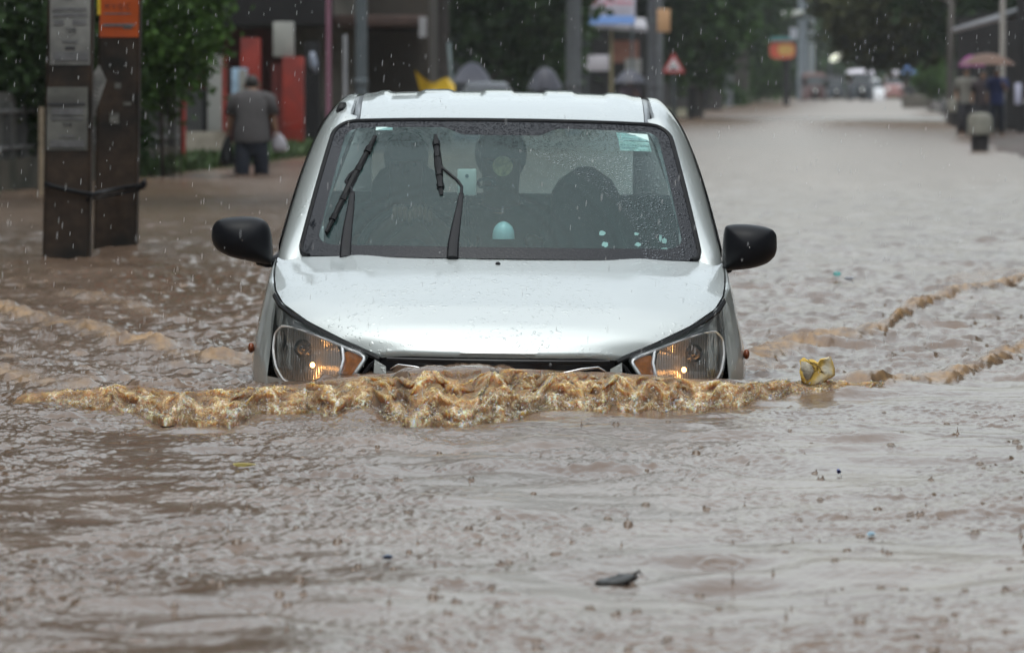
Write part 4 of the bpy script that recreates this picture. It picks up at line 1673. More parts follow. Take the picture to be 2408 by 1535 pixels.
# ---- small fittings
p = L(799, 249, 1.69)
mb = MB(); mb.box((p.x - .014, p.y - .03, p.z - .020), (p.x + .010, p.y + .03, p.z + .012), top=(.012, .02))
an = mb.build('antenna_base', RUBBER, car, local=True, bevel=.006)
mb = MB(); mb.box((p.x - .003, p.y - .034, p.z - .010), (p.x + .012, p.y - .015, p.z + .004), top=(.006, .01))
mb.build('antenna_socket', BLACKP, an, local=True, bevel=.002)

# stickers on the glass
def stick(pts_uv, m, name, off=-.004, parent=None):
    n = 6
    (a, b, c, d) = pts_uv
    A = []
    for i in range(n + 1):
        row = []
        for j in range(n + 1):
            x, y = j / n, i / n
            u = (a[0] * (1 - x) + b[0] * x) * (1 - y) + (d[0] * (1 - x) + c[0] * x) * y
            v = (a[1] * (1 - x) + b[1] * x) * (1 - y) + (d[1] * (1 - x) + c[1] * x) * y
            row.append(on_glass(u, v, off))
        A.append(row)
    t = MB(); t.grid(A)
    return t.build(name, m, parent or car, local=True, ang=180)


PALE = mat('pale_label', (.50, .66, .64), rough=.5, var=.06, scale=60)
PALE2 = mat('pale_label_lower', (.56, .70, .66), rough=.5, var=.1, scale=60)
INK = mat('grey_ink', (.10, .17, .18), rough=.6)
st = stick([(1449, 312), (1522, 316), (1527, 333), (1454, 329)], PALE, 'permit_sticker')
st['label'] = 'pale green registration sticker with grey lettering'
stick([(1454, 330), (1526, 335), (1532, 357), (1458, 354)], PALE2, 'sticker_lower_half', parent=st)


def letter_on_glass(txt, u, v, hpx, slope, parent, off=-.002):
    vs, fs = text_mesh(txt, 1.0, 0.0, 'CENTER')
    t = MB()
    t.add([on_glass(u + p.x * hpx, v - p.y * hpx * .62 + p.x * hpx * slope, off) for p in vs], fs)
    return t.build('lettering', INK, parent, local=True, ang=180)


letter_on_glass('AS 01-HC 2036', 1493, 343, 10.5, .06, st)
mb = MB()
for (u0, u1, v) in ((1462, 1488, 325.5), (1500, 1508, 326.5), (1476, 1496, 318), (1463, 1500, 347.5), (1464, 1486, 350), (1480, 1490, 353)):
    mb = MB(); mb.grid([[on_glass(u, v + k + .06 * (u - 1490), -.002) for u in np.linspace(u0, u1, 4)] for k in (0, 1.0)])
    mb.build('small_text', INK, st, local=True, ang=180)
s2 = stick([(884, 299), (923, 299), (923, 306), (884, 307)], PALE, 'small_label')
for k, (u, v, a, b) in enumerate(((1416, 549, 8, 6), (1423, 575, 8, 7), (1497, 550, 6, 4), (1501, 575, 8, 5), (1553, 560, 4, 9), (1562, 566, 6, 7), (1562, 585, 8, 3))):
    t = MB()
    r_ = random.Random(k)
    ring_ = [on_glass(u + a * math.cos(w_) * r_.uniform(.7, 1.15), v + b * math.sin(w_) * r_.uniform(.7, 1.15), -.004) for w_ in np.linspace(0, 6.283, 13)[:-1]]
    t.add(ring_, [tuple(range(12))])
    t.build('sticker_scrap', PALE2, car, local=True)

# hanging and dashboard objects (things of their own)
def place(name, loc, label, cat):
    w_ = M @ loc
    return root(name, w_, label, cat)


p = L(1182, 391, 1.42)
t = place('hanging_disc', p, 'gold patterned disc hanging behind the windscreen', 'ornament')
mb = MB(); mb.tube([(0, -.002, 0), (0, .002, 0)], .033, 28)
mb.build('disc', mat('gold_disc', (.42, .36, .16), rough=.35, metal=.2, var=.45, scale=45), t, local=True)
mb = MB(); mb.tube([(0, 0, .033), (0, .01, .12)], .0008, 5)
mb.build('cord', RUBBER, t, local=True)
p = L(1098, 420, 1.32)
t = place('phone', p, 'white phone clipped upright on the dashboard', 'phone')
mb = MB(); mb.box((-.031, 0, -.055), (.031, .010, .031))
mb.build('phone_case', mat('white_plastic', (.62, .66, .60), rough=.3, var=.05), t, local=True, bevel=.006)
mb = MB(); mb.tube([(0, -.003, .008), (0, .001, .008)], .006, 12)
mb.build('camera_lens', INK, t, local=True)
mb = MB(); mb.tube([(0, .006, -.05), (0, .02, -.10), (0, .02, -.15)], .006, 8)
mb.build('holder', BLACKP, t, local=True)
p = L(1143, 431, 1.30)
t = MB()
for sg in (0, 1):
    pass
A_ = [M @ (p + Vector((.026 * math.cos(w_), 0, .015 * math.sin(w_)))) for w_ in np.linspace(0, 2 * math.pi, 25)]
t.tube(A_, [.0045 + .002 * (k % 2) for k in range(25)], 6, cap=False)
o = t.build('bead_bracelet', RUBBER)
tag(o, 'dark oval ring hanging beside the phone inside the car', 'ring')
p = L(1184, 553, 1.15)
t = MB()
t.lathe([(.036, -.012), (.036, 0), (.034, .014), (.028, .028), (.018, .038), (.008, .043), (.0004, .0445)], tuple(M @ p), 22)
o = t.build('dome_ornament', mat('pearl_dome', (.40, .60, .60), rough=.18, var=.12, scale=20, coat=.5), ang=180)
tag(o, 'pale blue pearl dome standing on the dashboard', 'ornament')

# ---- driver and rear passenger
SKIN_ = mat('brown_skin', (.17, .095, .06), rough=.55, var=.12, scale=18)
HAIR = mat('black_hair', (.015, .013, .012), rough=.5, var=.3, scale=60)
SHD = mat('dark_shirt', (.045, .05, .06), rough=.85, var=.2, scale=30)


def head_parts(t, c, r, face, hairm=HAIR, cap=None):
    """c: head centre (world), face: unit vector the face looks along"""
    f = Vector(face).normalized(); s_ = f.cross(Vector((0, 0, 1))).normalized()
    mb = MB()
    mb.ell(c - f * r * .10 + Vector((0, 0, r * .22)), (r * .86, r * .92, r * 1.0), 16, 10, lambda d: 1.0 if (d.dot(f) < .35 or d.z > .45) else .82)
    mb.build('hair', hairm, t)
    for k in (-1, 1):
        mb = MB()
        mb.ell(c + f * r * .74 + s_ * k * r * .33 + Vector((0, 0, .02 * r)), (r * .08,) * 3, 8, 6)
        mb.build('eye', mat('eye_dark', (.05, .04, .04), rough=.2), t)
    mb = MB(); mb.tube([c + f * r * .78 + Vector((0, 0, .05 * r)), c + f * r * 1.02 - Vector((0, 0, .25 * r)), c + f * r * .84 - Vector((0, 0, .32 * r))], [r * .08, r * .15, r * .12], 8)
    mb.build('nose', SKIN_, t)


def sit_person(loc_head, label, hand_targets, rh=.088, cloth=SHD):
    hw = M @ loc_head
    base = hw + Vector((0, .05, -.72))
    t = root('person', base, label, 'person')
    c = hw
    nk = c + Vector((0, .02, -rh * 1.25)); ch = c + Vector((0, .05, -.30)); hp = c + Vector((0, .07, -.62))
    J = {'hip': (hp, .15), 'chest': (ch, .145), 'neck': (nk, .05), 'head': (c - Vector((0, 0, rh * .25)), rh * .75), 'top': (c + Vector((0, 0, rh * .45)), rh * .72)}
    Ed = [('hip', 'chest'), ('chest', 'neck'), ('neck', 'head'), ('head', 'top')]
    CJ = {'hip': (hp, .165), 'chest': (ch, .16), 'neckb': (nk - Vector((0, .0, .03)), .082)}
    CE = [('hip', 'chest'), ('chest', 'neckb')]
    for k, tg in ((-1, hand_targets[0]), (1, hand_targets[1])):
        sh = ch + Vector((k * .185, 0, .09))
        el = sh.lerp(tg, .5) + Vector((k * .05, .02, -.10))
        J['sh%d' % k] = (sh, .055); J['el%d' % k] = (el, .04); J['ha%d' % k] = (tg, .026)
        Ed += [('chest', 'sh%d' % k), ('sh%d' % k, 'el%d' % k), ('el%d' % k, 'ha%d' % k)]
        CJ['sh%d' % k] = (sh, .072); CJ['el%d' % k] = (sh.lerp(el, .9), .055)
        CE += [('chest', 'sh%d' % k), ('sh%d' % k, 'el%d' % k)]
    skin_part('body', J, Ed, 'hip', SKIN_, t)
    skin_part('shirt', CJ, CE, 'hip', cloth, t)
    head_parts(t, c, rh, (0, -1, -.1))
    return t


hp = L(955, 383, 2.06)
h1 = M @ (L(955, 506, 1.60)); h2 = M @ (L(1000, 508, 1.60))
drv = sit_person(hp, 'driver in a dark shirt gripping the steering wheel', (h1, h2))
# fingers folded over the wheel rim
for hk, u0 in ((h1, 945), (h2, 992)):
    for j in range(4):
        b_ = M @ L(u0 - 16 + j * 12, 505 - 6 * math.sin(1 + j), 1.59)
        mb = MB()
        mb.tube([b_ + Vector((0, .035, .0)), b_ + Vector((0, .01, .018)), b_ + Vector((0, -.018, .010)), b_ + Vector((0, -.026, -.012)), b_ + Vector((0, -.014, -.026))], [.009, .0095, .009, .0085, .007], 8)
        mb.build('finger', SKIN_, drv, ang=180)
hp = L(1178, 378, 2.55)
lap = [M @ L(1120, 560, 2.3), M @ L(1240, 560, 2.3)]
sit_person(hp, 'passenger in dark clothes sitting in the middle of the rear seat', lap, rh=.105)
# ------------------------------------------------------------------ setting
def gz(y):
    return float(up(y))


GROUND = mat('wet_earth', (.10, .075, .055), rough=.7, var=.35, scale=1.5, bump=.3)
mb = MB()
mb.add([(-1200, -200, -.7), (1200, -200, -.7), (1200, 434, -.2), (-1200, 434, -.2), (-1200, 446, .5), (1200, 446, .5), (-1200, 1500, 3), (1200, 1500, 3)],
       [(0, 1, 2, 3), (3, 2, 5, 4), (4, 5, 7, 6)])
struct(mb.build('ground', GROUND))


def left_edge(y):
    return float(np.interp(y, [20, 49, 62, 78, 175, 258, 440], [-6.6, -4.75, -3.95, -3.05, 5.2, 11.2, 24.5]))


def right_edge(y):
    return float(np.interp(y, [20, 60, 80, 143, 230, 313, 440], [4.2, 6.0, 7.2, 11.9, 17.4, 22.6, 33]))


VERGE = mat('muddy_verge', (.08, .06, .035), rough=.8, var=.45, scale=2.5, bump=.4, stain=(.05, .08, .025), stainscale=1.2)
VERGE_R = mat('red_brown_mud', (.040, .022, .015), rough=.6, var=.45, scale=2.5, bump=.4, stain=(.025, .022, .012), stainscale=1.2)
for nm, fn, sg in (('left_bank', left_edge, -1), ('right_bank', right_edge, 1)):
    mb = MB()
    A = []
    r = random.Random(4)
    for y in np.concatenate([np.linspace(20 if sg < 0 else 60, 130, 70), np.linspace(134, 440, 60)]):
        e = fn(y) + r.uniform(-.25, .25)
        g = gz(y)
        A.append([Vector((e, y, g - .10)), Vector((e + sg * .25, y, g + .03)), Vector((e + sg * .8, y, g + .10 + r.uniform(-.03, .03))), Vector((e + sg * 4, y, g + .16)), Vector((e + sg * 70, y, g + .25))])
    mb.grid(A)
    struct(mb.build(nm, VERGE if sg < 0 else VERGE_R, ang=180))

# grass and weeds on the left bank
GRASS = mat('weed_green', (.030, .055, .014), rough=.7, var=.5, scale=3)


def leaf_mesh(name, centers, size, m, parent=None, seed=0, up_bias=0.0, asp=1.6, kind=None):
    r = np.random.default_rng(seed)
    n = len(centers)
    d = r.standard_normal((n, 3)); d[:, 2] += up_bias
    d /= np.linalg.norm(d, axis=1, keepdims=True)
    o = r.standard_normal((n, 3))
    s_ = np.cross(d, o); s_ /= np.linalg.norm(s_, axis=1, keepdims=True)
    sz = size * r.uniform(.55, 1.35, (n, 1))
    c = np.asarray(centers)
    nr = np.cross(d, s_)
    p0 = c - d * sz * asp * .5
    p1 = c + s_ * sz * .5 + nr * sz * .12
    p2 = c + d * sz * asp * .5
    p3 = c - s_ * sz * .5 + nr * sz * .12
    co = np.stack([p0, p1, p2, p3], 1).reshape(-1, 3)
    if parent is not None:
        co = co - np.array(parent_loc(parent))
    q = np.arange(n * 4).reshape(-1, 4)
    me = bpy.data.meshes.new(name)
    fast_mesh(me, co, q)
    o_ = bpy.data.objects.new(name, me)
    COL.objects.link(o_)
    me.materials.append(m)
    if parent is not None:
        o_.parent = parent
    return o_


def leafm(name, c, var=.45, tr=.25):
    m = bpy.data.materials.new(name); m.use_nodes = True
    nt = m.node_tree; b = nt.nodes['Principled BSDF']
    ge = nt.nodes.new('ShaderNodeNewGeometry')
    tc = nt.nodes.new('ShaderNodeTexCoord')
    nz = nt.nodes.new('ShaderNodeTexNoise'); nz.inputs['Scale'].default_value = 1.3; nz.inputs['Detail'].default_value = 3
    nt.links.new(tc.outputs['Object'], nz.inputs['Vector'])
    ad = nt.nodes.new('ShaderNodeMath'); ad.operation = 'ADD'
    nt.links.new(ge.outputs['Random Per Island'], ad.inputs[0]); nt.links.new(nz.outputs['Fac'], ad.inputs[1])
    mr = nt.nodes.new('ShaderNodeMapRange'); mr.inputs['From Min'].default_value = .4; mr.inputs['From Max'].default_value = 1.5
    nt.links.new(ad.outputs[0], mr.inputs['Value'])
    rp = nt.nodes.new('ShaderNodeValToRGB')
    c = np.array(c)
    rp.color_ramp.elements[0].color = (*(c * (1 - var)), 1)
    rp.color_ramp.elements[1].color = (*np.clip(c * np.array([1 + var * 1.3, 1 + var, 1 + var * .6]), 0, 1), 1)
    nt.links.new(mr.outputs[0], rp.inputs['Fac'])
    nt.links.new(rp.outputs[0], b.inputs['Base Color'])
    b.inputs['Roughness'].default_value = .7
    b.inputs['Specular IOR Level'].default_value = .25
    tl = nt.nodes.new('ShaderNodeBsdfTranslucent'); nt.links.new(rp.outputs[0], tl.inputs['Color'])
    ms = nt.nodes.new('ShaderNodeMixShader'); ms.inputs[0].default_value = tr
    nt.links.new(b.outputs[0], ms.inputs[1]); nt.links.new(tl.outputs[0], ms.inputs[2])
    nt.links.new(ms.outputs[0], nt.nodes['Material Output'].inputs['Surface'])
    return m


LEAF_D = leafm('dark_leaf', (.018, .038, .013))
LEAF_M = leafm('mid_leaf', (.030, .068, .018))
LEAF_L = leafm('bright_leaf', (.036, .080, .016))
LEAF_O = leafm('olive_leaf', (.034, .040, .014))
BARK = mat('wet_bark', (.045, .038, .034), rough=.75, var=.4, scale=8, bump=.6)

r_ = np.random.default_rng(3)
pts = []
for i in range(5200):
    y = r_.uniform(58, 84); x = left_edge(y) + .3 - abs(r_.normal(0, .5)) - .05
    pts.append((x, y, gz(y) + r_.uniform(.0, .16)))
o = leaf_mesh('grass', pts, .07, GRASS, seed=2, up_bias=2.5, asp=2.6)
tag(o, 'short green weeds along the foot of the left bank', 'grass', kind='stuff')


def clumps(r, c, rad, n_cl, n_leaf, spread):
    """leaf centres gathered in clumps through an ellipsoid crown"""
    out = []
    c = np.array(c); rad = np.array(rad)
    for i in range(n_cl):
        d = r.standard_normal(3); d /= np.linalg.norm(d)
        q = c + d * rad * r.uniform(.25, 1.0) ** .6
        k = int(n_leaf * r.uniform(.5, 1.4))
        out.append(q + r.standard_normal((k, 3)) * spread * r.uniform(.6, 1.3))
    return np.concatenate(out)


def tree(name, x, y, h, tr, crown_c, crown_r, ncl, nlf, spread, leaf, m, label, cat='tree', group=None, seed=0, lean=0.0, limbs=5):
    r = np.random.default_rng(seed + 100)
    g = gz(y)
    t = root(name, (x, y, g - .1), label, cat, group)
    mb = MB()
    top = Vector((crown_c[0], crown_c[1], crown_c[2]))
    fork = Vector((x + lean, y, min(h * .45 + g, crown_c[2] - crown_r[2] * .3)))
    mb.tube([(x, y, g - .6), (x + lean * .1, y, g + .25), (x + lean * .5, y + .05, g + (fork.z - g) * .55), fork], [tr * 1.35, tr * 1.05, tr * .9, tr * .8], 10)
    for k in range(limbs):
        d = r.standard_normal(3); d /= np.linalg.norm(d); d[2] = abs(d[2])
        e = np.array(top) + d * np.array(crown_r) * .75
        mid = (np.array(fork) * .5 + e * .5) + r.standard_normal(3) * .12 * min(crown_r)
        mb.tube([fork - Vector((0, 0, .2 * tr)), Vector(mid), Vector(e)], [tr * .6, tr * .34, tr * .1], 7)
    mb.build('trunk', BARK, t, ang=180)
    leaf_mesh('crown', clumps(r, crown_c, crown_r, ncl, nlf, spread), leaf, m, t, seed)
    return t


def shrub(name, c, rad, ncl, nlf, spread, leaf, m, label, cat, seed=0, ground=0.0, group=None):
    r = np.random.default_rng(seed + 50)
    t = root(name, (c[0], c[1], ground), label, cat, group)
    mb = MB()
    for k in range(6):
        a = r.uniform(-1, 1, 2)
        e = (c[0] + a[0] * rad[0] * .6, c[1] + a[1] * rad[1] * .6, c[2] + rad[2] * r.uniform(-.1, .5))
        mb.tube([(c[0] + a[0] * .1, c[1], ground - .2), (c[0] + a[0] * rad[0] * .25, c[1], (ground + c[2]) / 2), e], [.012, .010, .006], 6)
    mb.build('stem', BARK, t, ang=180)
    leaf_mesh('foliage', clumps(r, c, rad, ncl, nlf, spread), leaf, m, t, seed)
    return t


# left: garden trees leaning over the compound wall
def at(u, v, y):
    p = P(u, v, y)
    return (p.x, p.y, p.z)


shrub('garden_tree', (P(-10, 0, 51).x, 52, 2.1), (1.15, 1.3, 1.75), 190, 110, .16, .07, LEAF_D, 'dark leafy garden tree behind the two concrete poles, cut by the picture edge', 'tree', 1)
shrub('garden_tree', (P(395, 0, 57).x, 57.5, 1.95), (.52, .8, 1.25), 190, 110, .12, .06, LEAF_L, 'bright green leafy tree right of the concrete poles', 'tree', 2)
shrub('garden_tree', (P(255, 0, 56).x, 59, 1.9), (.7, .8, 1.5), 110, 100, .14, .065, LEAF_M, 'green tree showing in the gap between the two concrete poles', 'tree', 3)

# concrete poles
CONC = mat('wet_concrete', (.033, .021, .014), rough=.65, var=.55, scale=11, bump=.5, stain=(.008, .007, .006), stainscale=3.2)
GREYC = mat('grey_concrete', (.085, .09, .097), rough=.6, var=.2, scale=4, bump=.2)
PAPER = mat('wet_paper', (.20, .20, .19), rough=.7, var=.16, scale=9, stain=(.13,.13,.125), stainscale=5)
PAPER_G = mat('stained_paper', (.12, .12, .11), rough=.7, var=.2, scale=7, stain=(.075,.075,.07), stainscale=4)
ORANGE = mat('orange_poster_paper', (.40, .07, .010), rough=.65, var=.2, scale=5, stain=(.32, .06, .02), stainscale=3)
PRINT = mat('dark_print', (.035, .035, .04), rough=.7, var=.3, scale=20)
PRINT_G = mat('faded_print', (.12, .12, .125), rough=.7, var=.3, scale=20)


def pole(name, ub, vb, ut, w0, w1, y, th, label, group):
    b = P((ub[0] + ub[1]) / 2, vb, y)
    tp = P((ut[0] + ut[1]) / 2, 0, y)
    t = root(name, (b.x, y, 0), label, 'pole', group)
    lean = (tp.x - b.x) / (tp.z - b.z)
    mb = MB()
    zt = 7.5
    rings = []
    for z in (-.6, 0, .5, 1.0, 1.5, 2.0, 3.5, zt):
        w_ = (w0 + (w1 - w0) * z / 1.5 * .6) / 2 if z < 2 else w1 / 2 * (1 - .05 * (z - 2))
        c = b.x + lean * z
        e = .018
        rings.append([Vector((c + sx * (w_ - (e if cx else 0)), y + sy * (th / 2 - (0 if cx else e)), z)) for sx, sy, cx in ((-1, -1, 0), (-1, -1, 1), (1, -1, 1), (1, -1, 0), (1, 1, 0), (1, 1, 1), (-1, 1, 1), (-1, 1, 0))])
    mb.grid(rings, closed=True)
    mb.build('shaft', CONC, t, ang=30)
    return t, lean


def paper(t, u0, u1, v0, v1, y, m, name='poster', tilt=0.0, rows=(), blocks=(), label=None):
    a, b = P(u0, v0, y), P(u1, v1, y)
    n = 10
    A = []
    for i in range(n + 1):
        A.append([Vector((a.x + (b.x - a.x) * j / n + tilt * (i / n), y - .0015 * math.sin(3 * j / n + i) - .003, a.z + (b.z - a.z) * i / n)) for j in range(n + 1)])
    mb = MB(); mb.grid(A)
    o = mb.build(name, m, t, ang=180)
    if label:
        o['label'] = label
    q = MB()
    q2 = MB()
    for k, (f0, f1, g0, g1, dark) in enumerate(blocks):
        x0, x1 = a.x + (b.x - a.x) * f0, a.x + (b.x - a.x) * f1
        z0, z1 = a.z + (b.z - a.z) * g0, a.z + (b.z - a.z) * g1
        q = MB(); q.box((x0 + tilt * g0, y - .0075, z1), (x1 + tilt * g0, y - .0060, z0))
        q.build('printed_block' if dark else 'small_text', PRINT if dark else PRINT_G, o)
    q = MB()
    for (txt, fx, fy, size) in rows:
        vs, fs = text_mesh(txt, size, .001)
        cx, cz = a.x + (b.x - a.x) * fx + tilt * fy, a.z + (b.z - a.z) * fy
        q.add([Vector((cx + p.x * .8, y - .009 - p.z, cz + p.y)) for p in vs], fs)
    if q.v:
        q.build('lettering', PRINT, o, recalc=True)
    return o


pg = 'rectangular concrete poles in the water'
pa, la = pole('concrete_pole', (105, 210), 608, (117, 217), .264, .243, 29.9, .16, 'nearer concrete pole with two white notices pasted on it', pg)
yf = 29.9 - .083
paper(pa, 118, 214, -60, 153, yf, PAPER, tilt=-.004, rows=(('PART', .45, .26, .035), ('TIME', .52, .62, .034)),
      blocks=((.06, .9, .37, .40, 0), (.08, .92, .43, .47, 0), (.1, .35, .51, .56, 0), (.55, .9, .50, .56, 0), (.3, .7, .73, .75, 0), (.38, .62, .80, .83, 1), (.08, .94, .86, .95, 0)), label='white printed notice, upper one on the pole')
paper(pa, 111, 207, 205, 354, yf, PAPER_G, tilt=-.004, rows=(('TIME', .50, .60, .032),), blocks=((.0, .95, .25, .29, 1), (.12, .9, .33, .44, 0), (.1, .9, .48, .51, 0), (.3, .7, .76, .79, 0), (.08, .92, .84, .95, 0)), label='weathered notice, lower one on the pole')
pb, lb = pole('concrete_pole', (222, 322), 580, (239, 328), .258, .235, 31.9, .17, 'farther concrete pole with an orange poster wrapped round its top', pg)
yf = 31.9 - .088
paper(pb, 236, 328, -70, 88, yf, ORANGE, tilt=-.006, rows=(('M V O C', .45, .55, .05),), blocks=((.08, .9, .80, .84, 0), (.1, .8, .64, .66, 0)), label='orange poster with faded lettering')
for (u, v, w_, h_) in ((290, 60, 20, 9), (290, 240, 18, 9), (258, 265, 22, 26), (270, 195, 14, 14)):
    paper(pb, u, u + w_, v, v + h_, yf - .001, PAPER_G, name='torn_paper')
mb = MB()
a = P(229, -60, 31.8); b = P(236, 36, 31.8)
mb.box((a.x, 31.80, b.z), (b.x, 31.83, a.z))
mb.build('yellow_strip', mat('yellow_paper', (.62, .45, .03), rough=.6), pb)
# loose flyer hanging between the poles
pts = [(233, 152), (250, 189), (230, 250), (219, 275), (207, 262), (198, 245), (205, 205), (214, 180)]
t = MB()
t.prism([P(u, v, 30.4 + .01 * k) for k, (u, v) in enumerate(pts)], (0, .004, 0))
o = t.build('flyer', mat('flyer_paper', (.27, .27, .26), rough=.7, var=.25, scale=14, stain=(.16, .16, .155), stainscale=9))
tag(o, 'crooked torn paper flyer hanging between the two concrete poles', 'flyer')
q = MB()
for k in range(7):
    a = P(213 + k * 1.2 - (k * 2 if k > 3 else 0), 188 + k * 9, 30.36); b = P(236 - k * 1.5, 194 + k * 9, 30.36)
    q = MB(); q.prism([a, b, b + Vector((0, 0, -.007)), a + Vector((0, 0, -.007))], (0, .002, 0))
    q.build('small_text', PRINT_G, o)
# wire strap tied round both poles
t = root('wire_strap', tuple(P(210, 455, 28)), 'dark wire strap tied round both concrete poles above the water', 'strap')
def strap(uvs, yy, r):
    mb = MB(); mb.tube([P(u, v, y) for (u, v), y in zip(uvs, yy)], r, 7); return mb
strap([(104, 432), (130, 440), (160, 447), (185, 452), (212, 458), (240, 452), (290, 442), (330, 436), (338, 428)], [29.8, 29.79, 29.79, 29.79, 29.8, 30.9, 31.75, 31.75, 31.75], .014).build('wire', RUBBER, t, ang=180)
strap([(205, 470), (230, 465), (270, 458), (310, 450), (330, 446)], [29.81, 30.9, 31.76, 31.76, 31.76], .009).build('wire', RUBBER, t, ang=180)
strap([(335, 424), (340, 430), (338, 440), (322, 441)], [31.73] * 4, .016).build('knot', RUBBER, t, ang=180)

# compound wall, posts
PLAST = mat('stained_plaster', (.065, .055, .04), rough=.8, var=.3, scale=2.2, stain=(.025, .025, .015), stainscale=1.5)
BEIGE = mat('beige_plaster', (.23, .205, .165), rough=.8, var=.2, scale=2.2, stain=(.09,.07,.05), stainscale=1.6)
GREYW = mat('grey_plaster', (.115, .105, .09), rough=.8, var=.22, scale=1.6, stain=(.035,.033,.03), stainscale=.9)
SHEET = mat('grey_sheet', (.085, .085, .085), rough=.5, var=.2, scale=6)
REDP = mat('red_paint', (.20, .020, .012), rough=.5, var=.22, scale=3, stain=(.13, .016, .012), stainscale=2)
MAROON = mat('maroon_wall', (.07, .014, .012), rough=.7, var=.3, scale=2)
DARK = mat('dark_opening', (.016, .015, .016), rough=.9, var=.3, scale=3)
SHUT = mat('brown_shutter', (.036, .030, .024), rough=.5, var=.2, scale=5)
PINK = mat('pink_paint', (.17, .075, .11), rough=.5, var=.12, scale=4)
GALV = mat('galvanised_steel', (.075, .088, .097), rough=.45, metal=.25, var=.15, scale=5)
WHITEP = mat('white_paint', (.50, .50, .50), rough=.5, var=.12, scale=4)
PALEW = mat('pale_plaster', (.24, .24, .225), rough=.7, var=.14, scale=3)


def ubox(u0, u1, v0, v1, y, th, mb=None, zmin=None):
    a, b = P(u0, v1, y), P(u1, v0, y)
    z0 = a.z if zmin is None else zmin
    m = mb or MB()
    m.box((a.x, y, z0), (b.x, y + th, b.z))
    return m


t = root('compound_wall', tuple(P(200, 420, 55)), 'low stained compound wall behind the concrete poles, topped by grey sheets', 'wall')
mb = MB()
lw = [(-300, 45.6), (0, 49.6), (200, 55.5), (425, 62.5)]
A = []
for z in (-.5, .12, .30):
    A.append([Vector(((u - CX) * y / F, y, z)) for u, y in lw])
A2 = [[p + Vector((0, .2, 0)) for p in A[2]]]
mb.grid(A + A2)
mb.build('plinth', PLAST, t)
mb = MB()
for k in range(46):
    q = k / 45
    u = -300 + 722 * q
    y = float(np.interp(u, [p[0] for p in lw], [p[1] for p in lw])) + .12
    x = (u - CX) * y / F
    if k % 2 == 0:
        mb.box((x - .035, y, .28), (x + .035, y + .02, .84 + .02 * math.sin(k * 2.1)))
mb.build('picket_panel', SHEET, t)
mb = MB()
for z in (.40, .74):
    mb.tube([((u - CX) * (y + .16) / F, y + .16, z) for u, y in lw], .018, 6)
mb.build('rail', SHEET, t)
mb = MB(); A = []
for z in (.28, .92):
    A.append([Vector(((u - CX) * (y + .5) / F, y + .5, z)) for u, y in lw])
mb.grid(A)
mb.build('sheet_panel', mat('dim_sheet', (.06, .06, .055), rough=.7, var=.4, scale=2), t)

p = P(97, 420, 49)
mb = MB(); mb.tube([P(97, 470, 49), P(97, 330, 49), P(98, 252, 49)], .024, 8)
o = mb.build('gate_post', mat('rusty_cream', (.30, .24, .17), rough=.6, var=.3, scale=6)); tag(o, 'thin rusty cream post standing left of the concrete poles', 'post')
mb = MB(); mb.tube([P(430, 412, 62), P(430, 300, 62), P(431, 185, 62)], .035, 8)
o = mb.build('red_post', REDP); tag(o, 'slim red post at the end of the compound wall', 'post')

# gate wall and gate
t = root('gate_wall', tuple(P(490, 395, 66)), 'low beige wall with a pale square pillar beside the walking person', 'wall')
ubox(432, 528, 310, 400, 66, .25, zmin=-.2).build('wall', BEIGE, t, bevel=.012)
ubox(488, 522, 128, 309, 66.02, .22).build('pillar', PALEW, t, bevel=.012)
ubox(522, 532, 132, 309, 66.03, .2).build('pillar_edge', REDP, t)
t = root('sheet_gate', tuple(P(466, 310, 66.4)), 'grey corrugated gate panel above the beige wall', 'gate')
mb = MB()
for k in range(16):
    u = 440 + k * 3.1
    ubox(u, u + 1.7, 214, 312, 66.40, .02, mb)
ubox(438, 490, 212, 313, 66.42, .02, mb)
mb.build('panel', SHEET, t)
mb = MB(); ubox(476, 486, 214, 312, 66.36, .03, mb); mb.build('gate_frame', DARK, t)

# the shop building behind the person
t = root('shop_house', tuple(P(600, 365, 79)), 'dark shop house with red pillars and a grey wall', 'building')
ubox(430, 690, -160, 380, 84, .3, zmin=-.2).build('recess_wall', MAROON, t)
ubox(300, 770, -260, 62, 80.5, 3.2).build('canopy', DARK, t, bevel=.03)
ubox(690, 860, -200, 375, 83, 8, zmin=-.2).build('wall', GREYW, t, bevel=.02)
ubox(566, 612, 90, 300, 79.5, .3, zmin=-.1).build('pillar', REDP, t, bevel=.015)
pp = ubox(664, 714, 134, 366, 78, .35, zmin=-.1).build('pillar', REDP, t, bevel=.015)
ubox(640, 664, 150, 330, 78.6, .2, zmin=0).build('shutter', mat('dark_red_shutter', (.11, .02, .018), rough=.6), t)
ubox(642, 690, 52, 134, 78.1, .35).build('pillar_head', PALEW, t, bevel=.015)
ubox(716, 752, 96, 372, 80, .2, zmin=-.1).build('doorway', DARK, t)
mb = MB()
for k in range(6):
    ubox(718 + k * 5.6, 720 + k * 5.6, 100, 370, 79.9, .03, mb)
mb.build('door_grille', mat('iron_grille', (.03, .03, .032), rough=.5, metal=.5), t)
ubox(862, 1010, -200, 400, 84, 9, zmin=-.2).build('side_wall', mat('brown_wall', (.038, .031, .025), rough=.75, var=.25, scale=1.5), t)
mb = MB()
for k in range(40):
    v = 62 + k * 7.4
    ubox(864, 992, v, v + 5.4, 83.9, .05, mb)
mb.build('roller_shutter', SHUT, t)
ubox(782, 1000, 36, 62, 81.8, 2.0).build('awning', mat('brown_awning', (.05, .03, .025), rough=.7, var=.3), t, bevel=.02)
ubox(782, 1000, 62, 74, 83.6, .2).build('awning_painted_shade', DARK, t)  # dark strip standing in for the shade under the awning
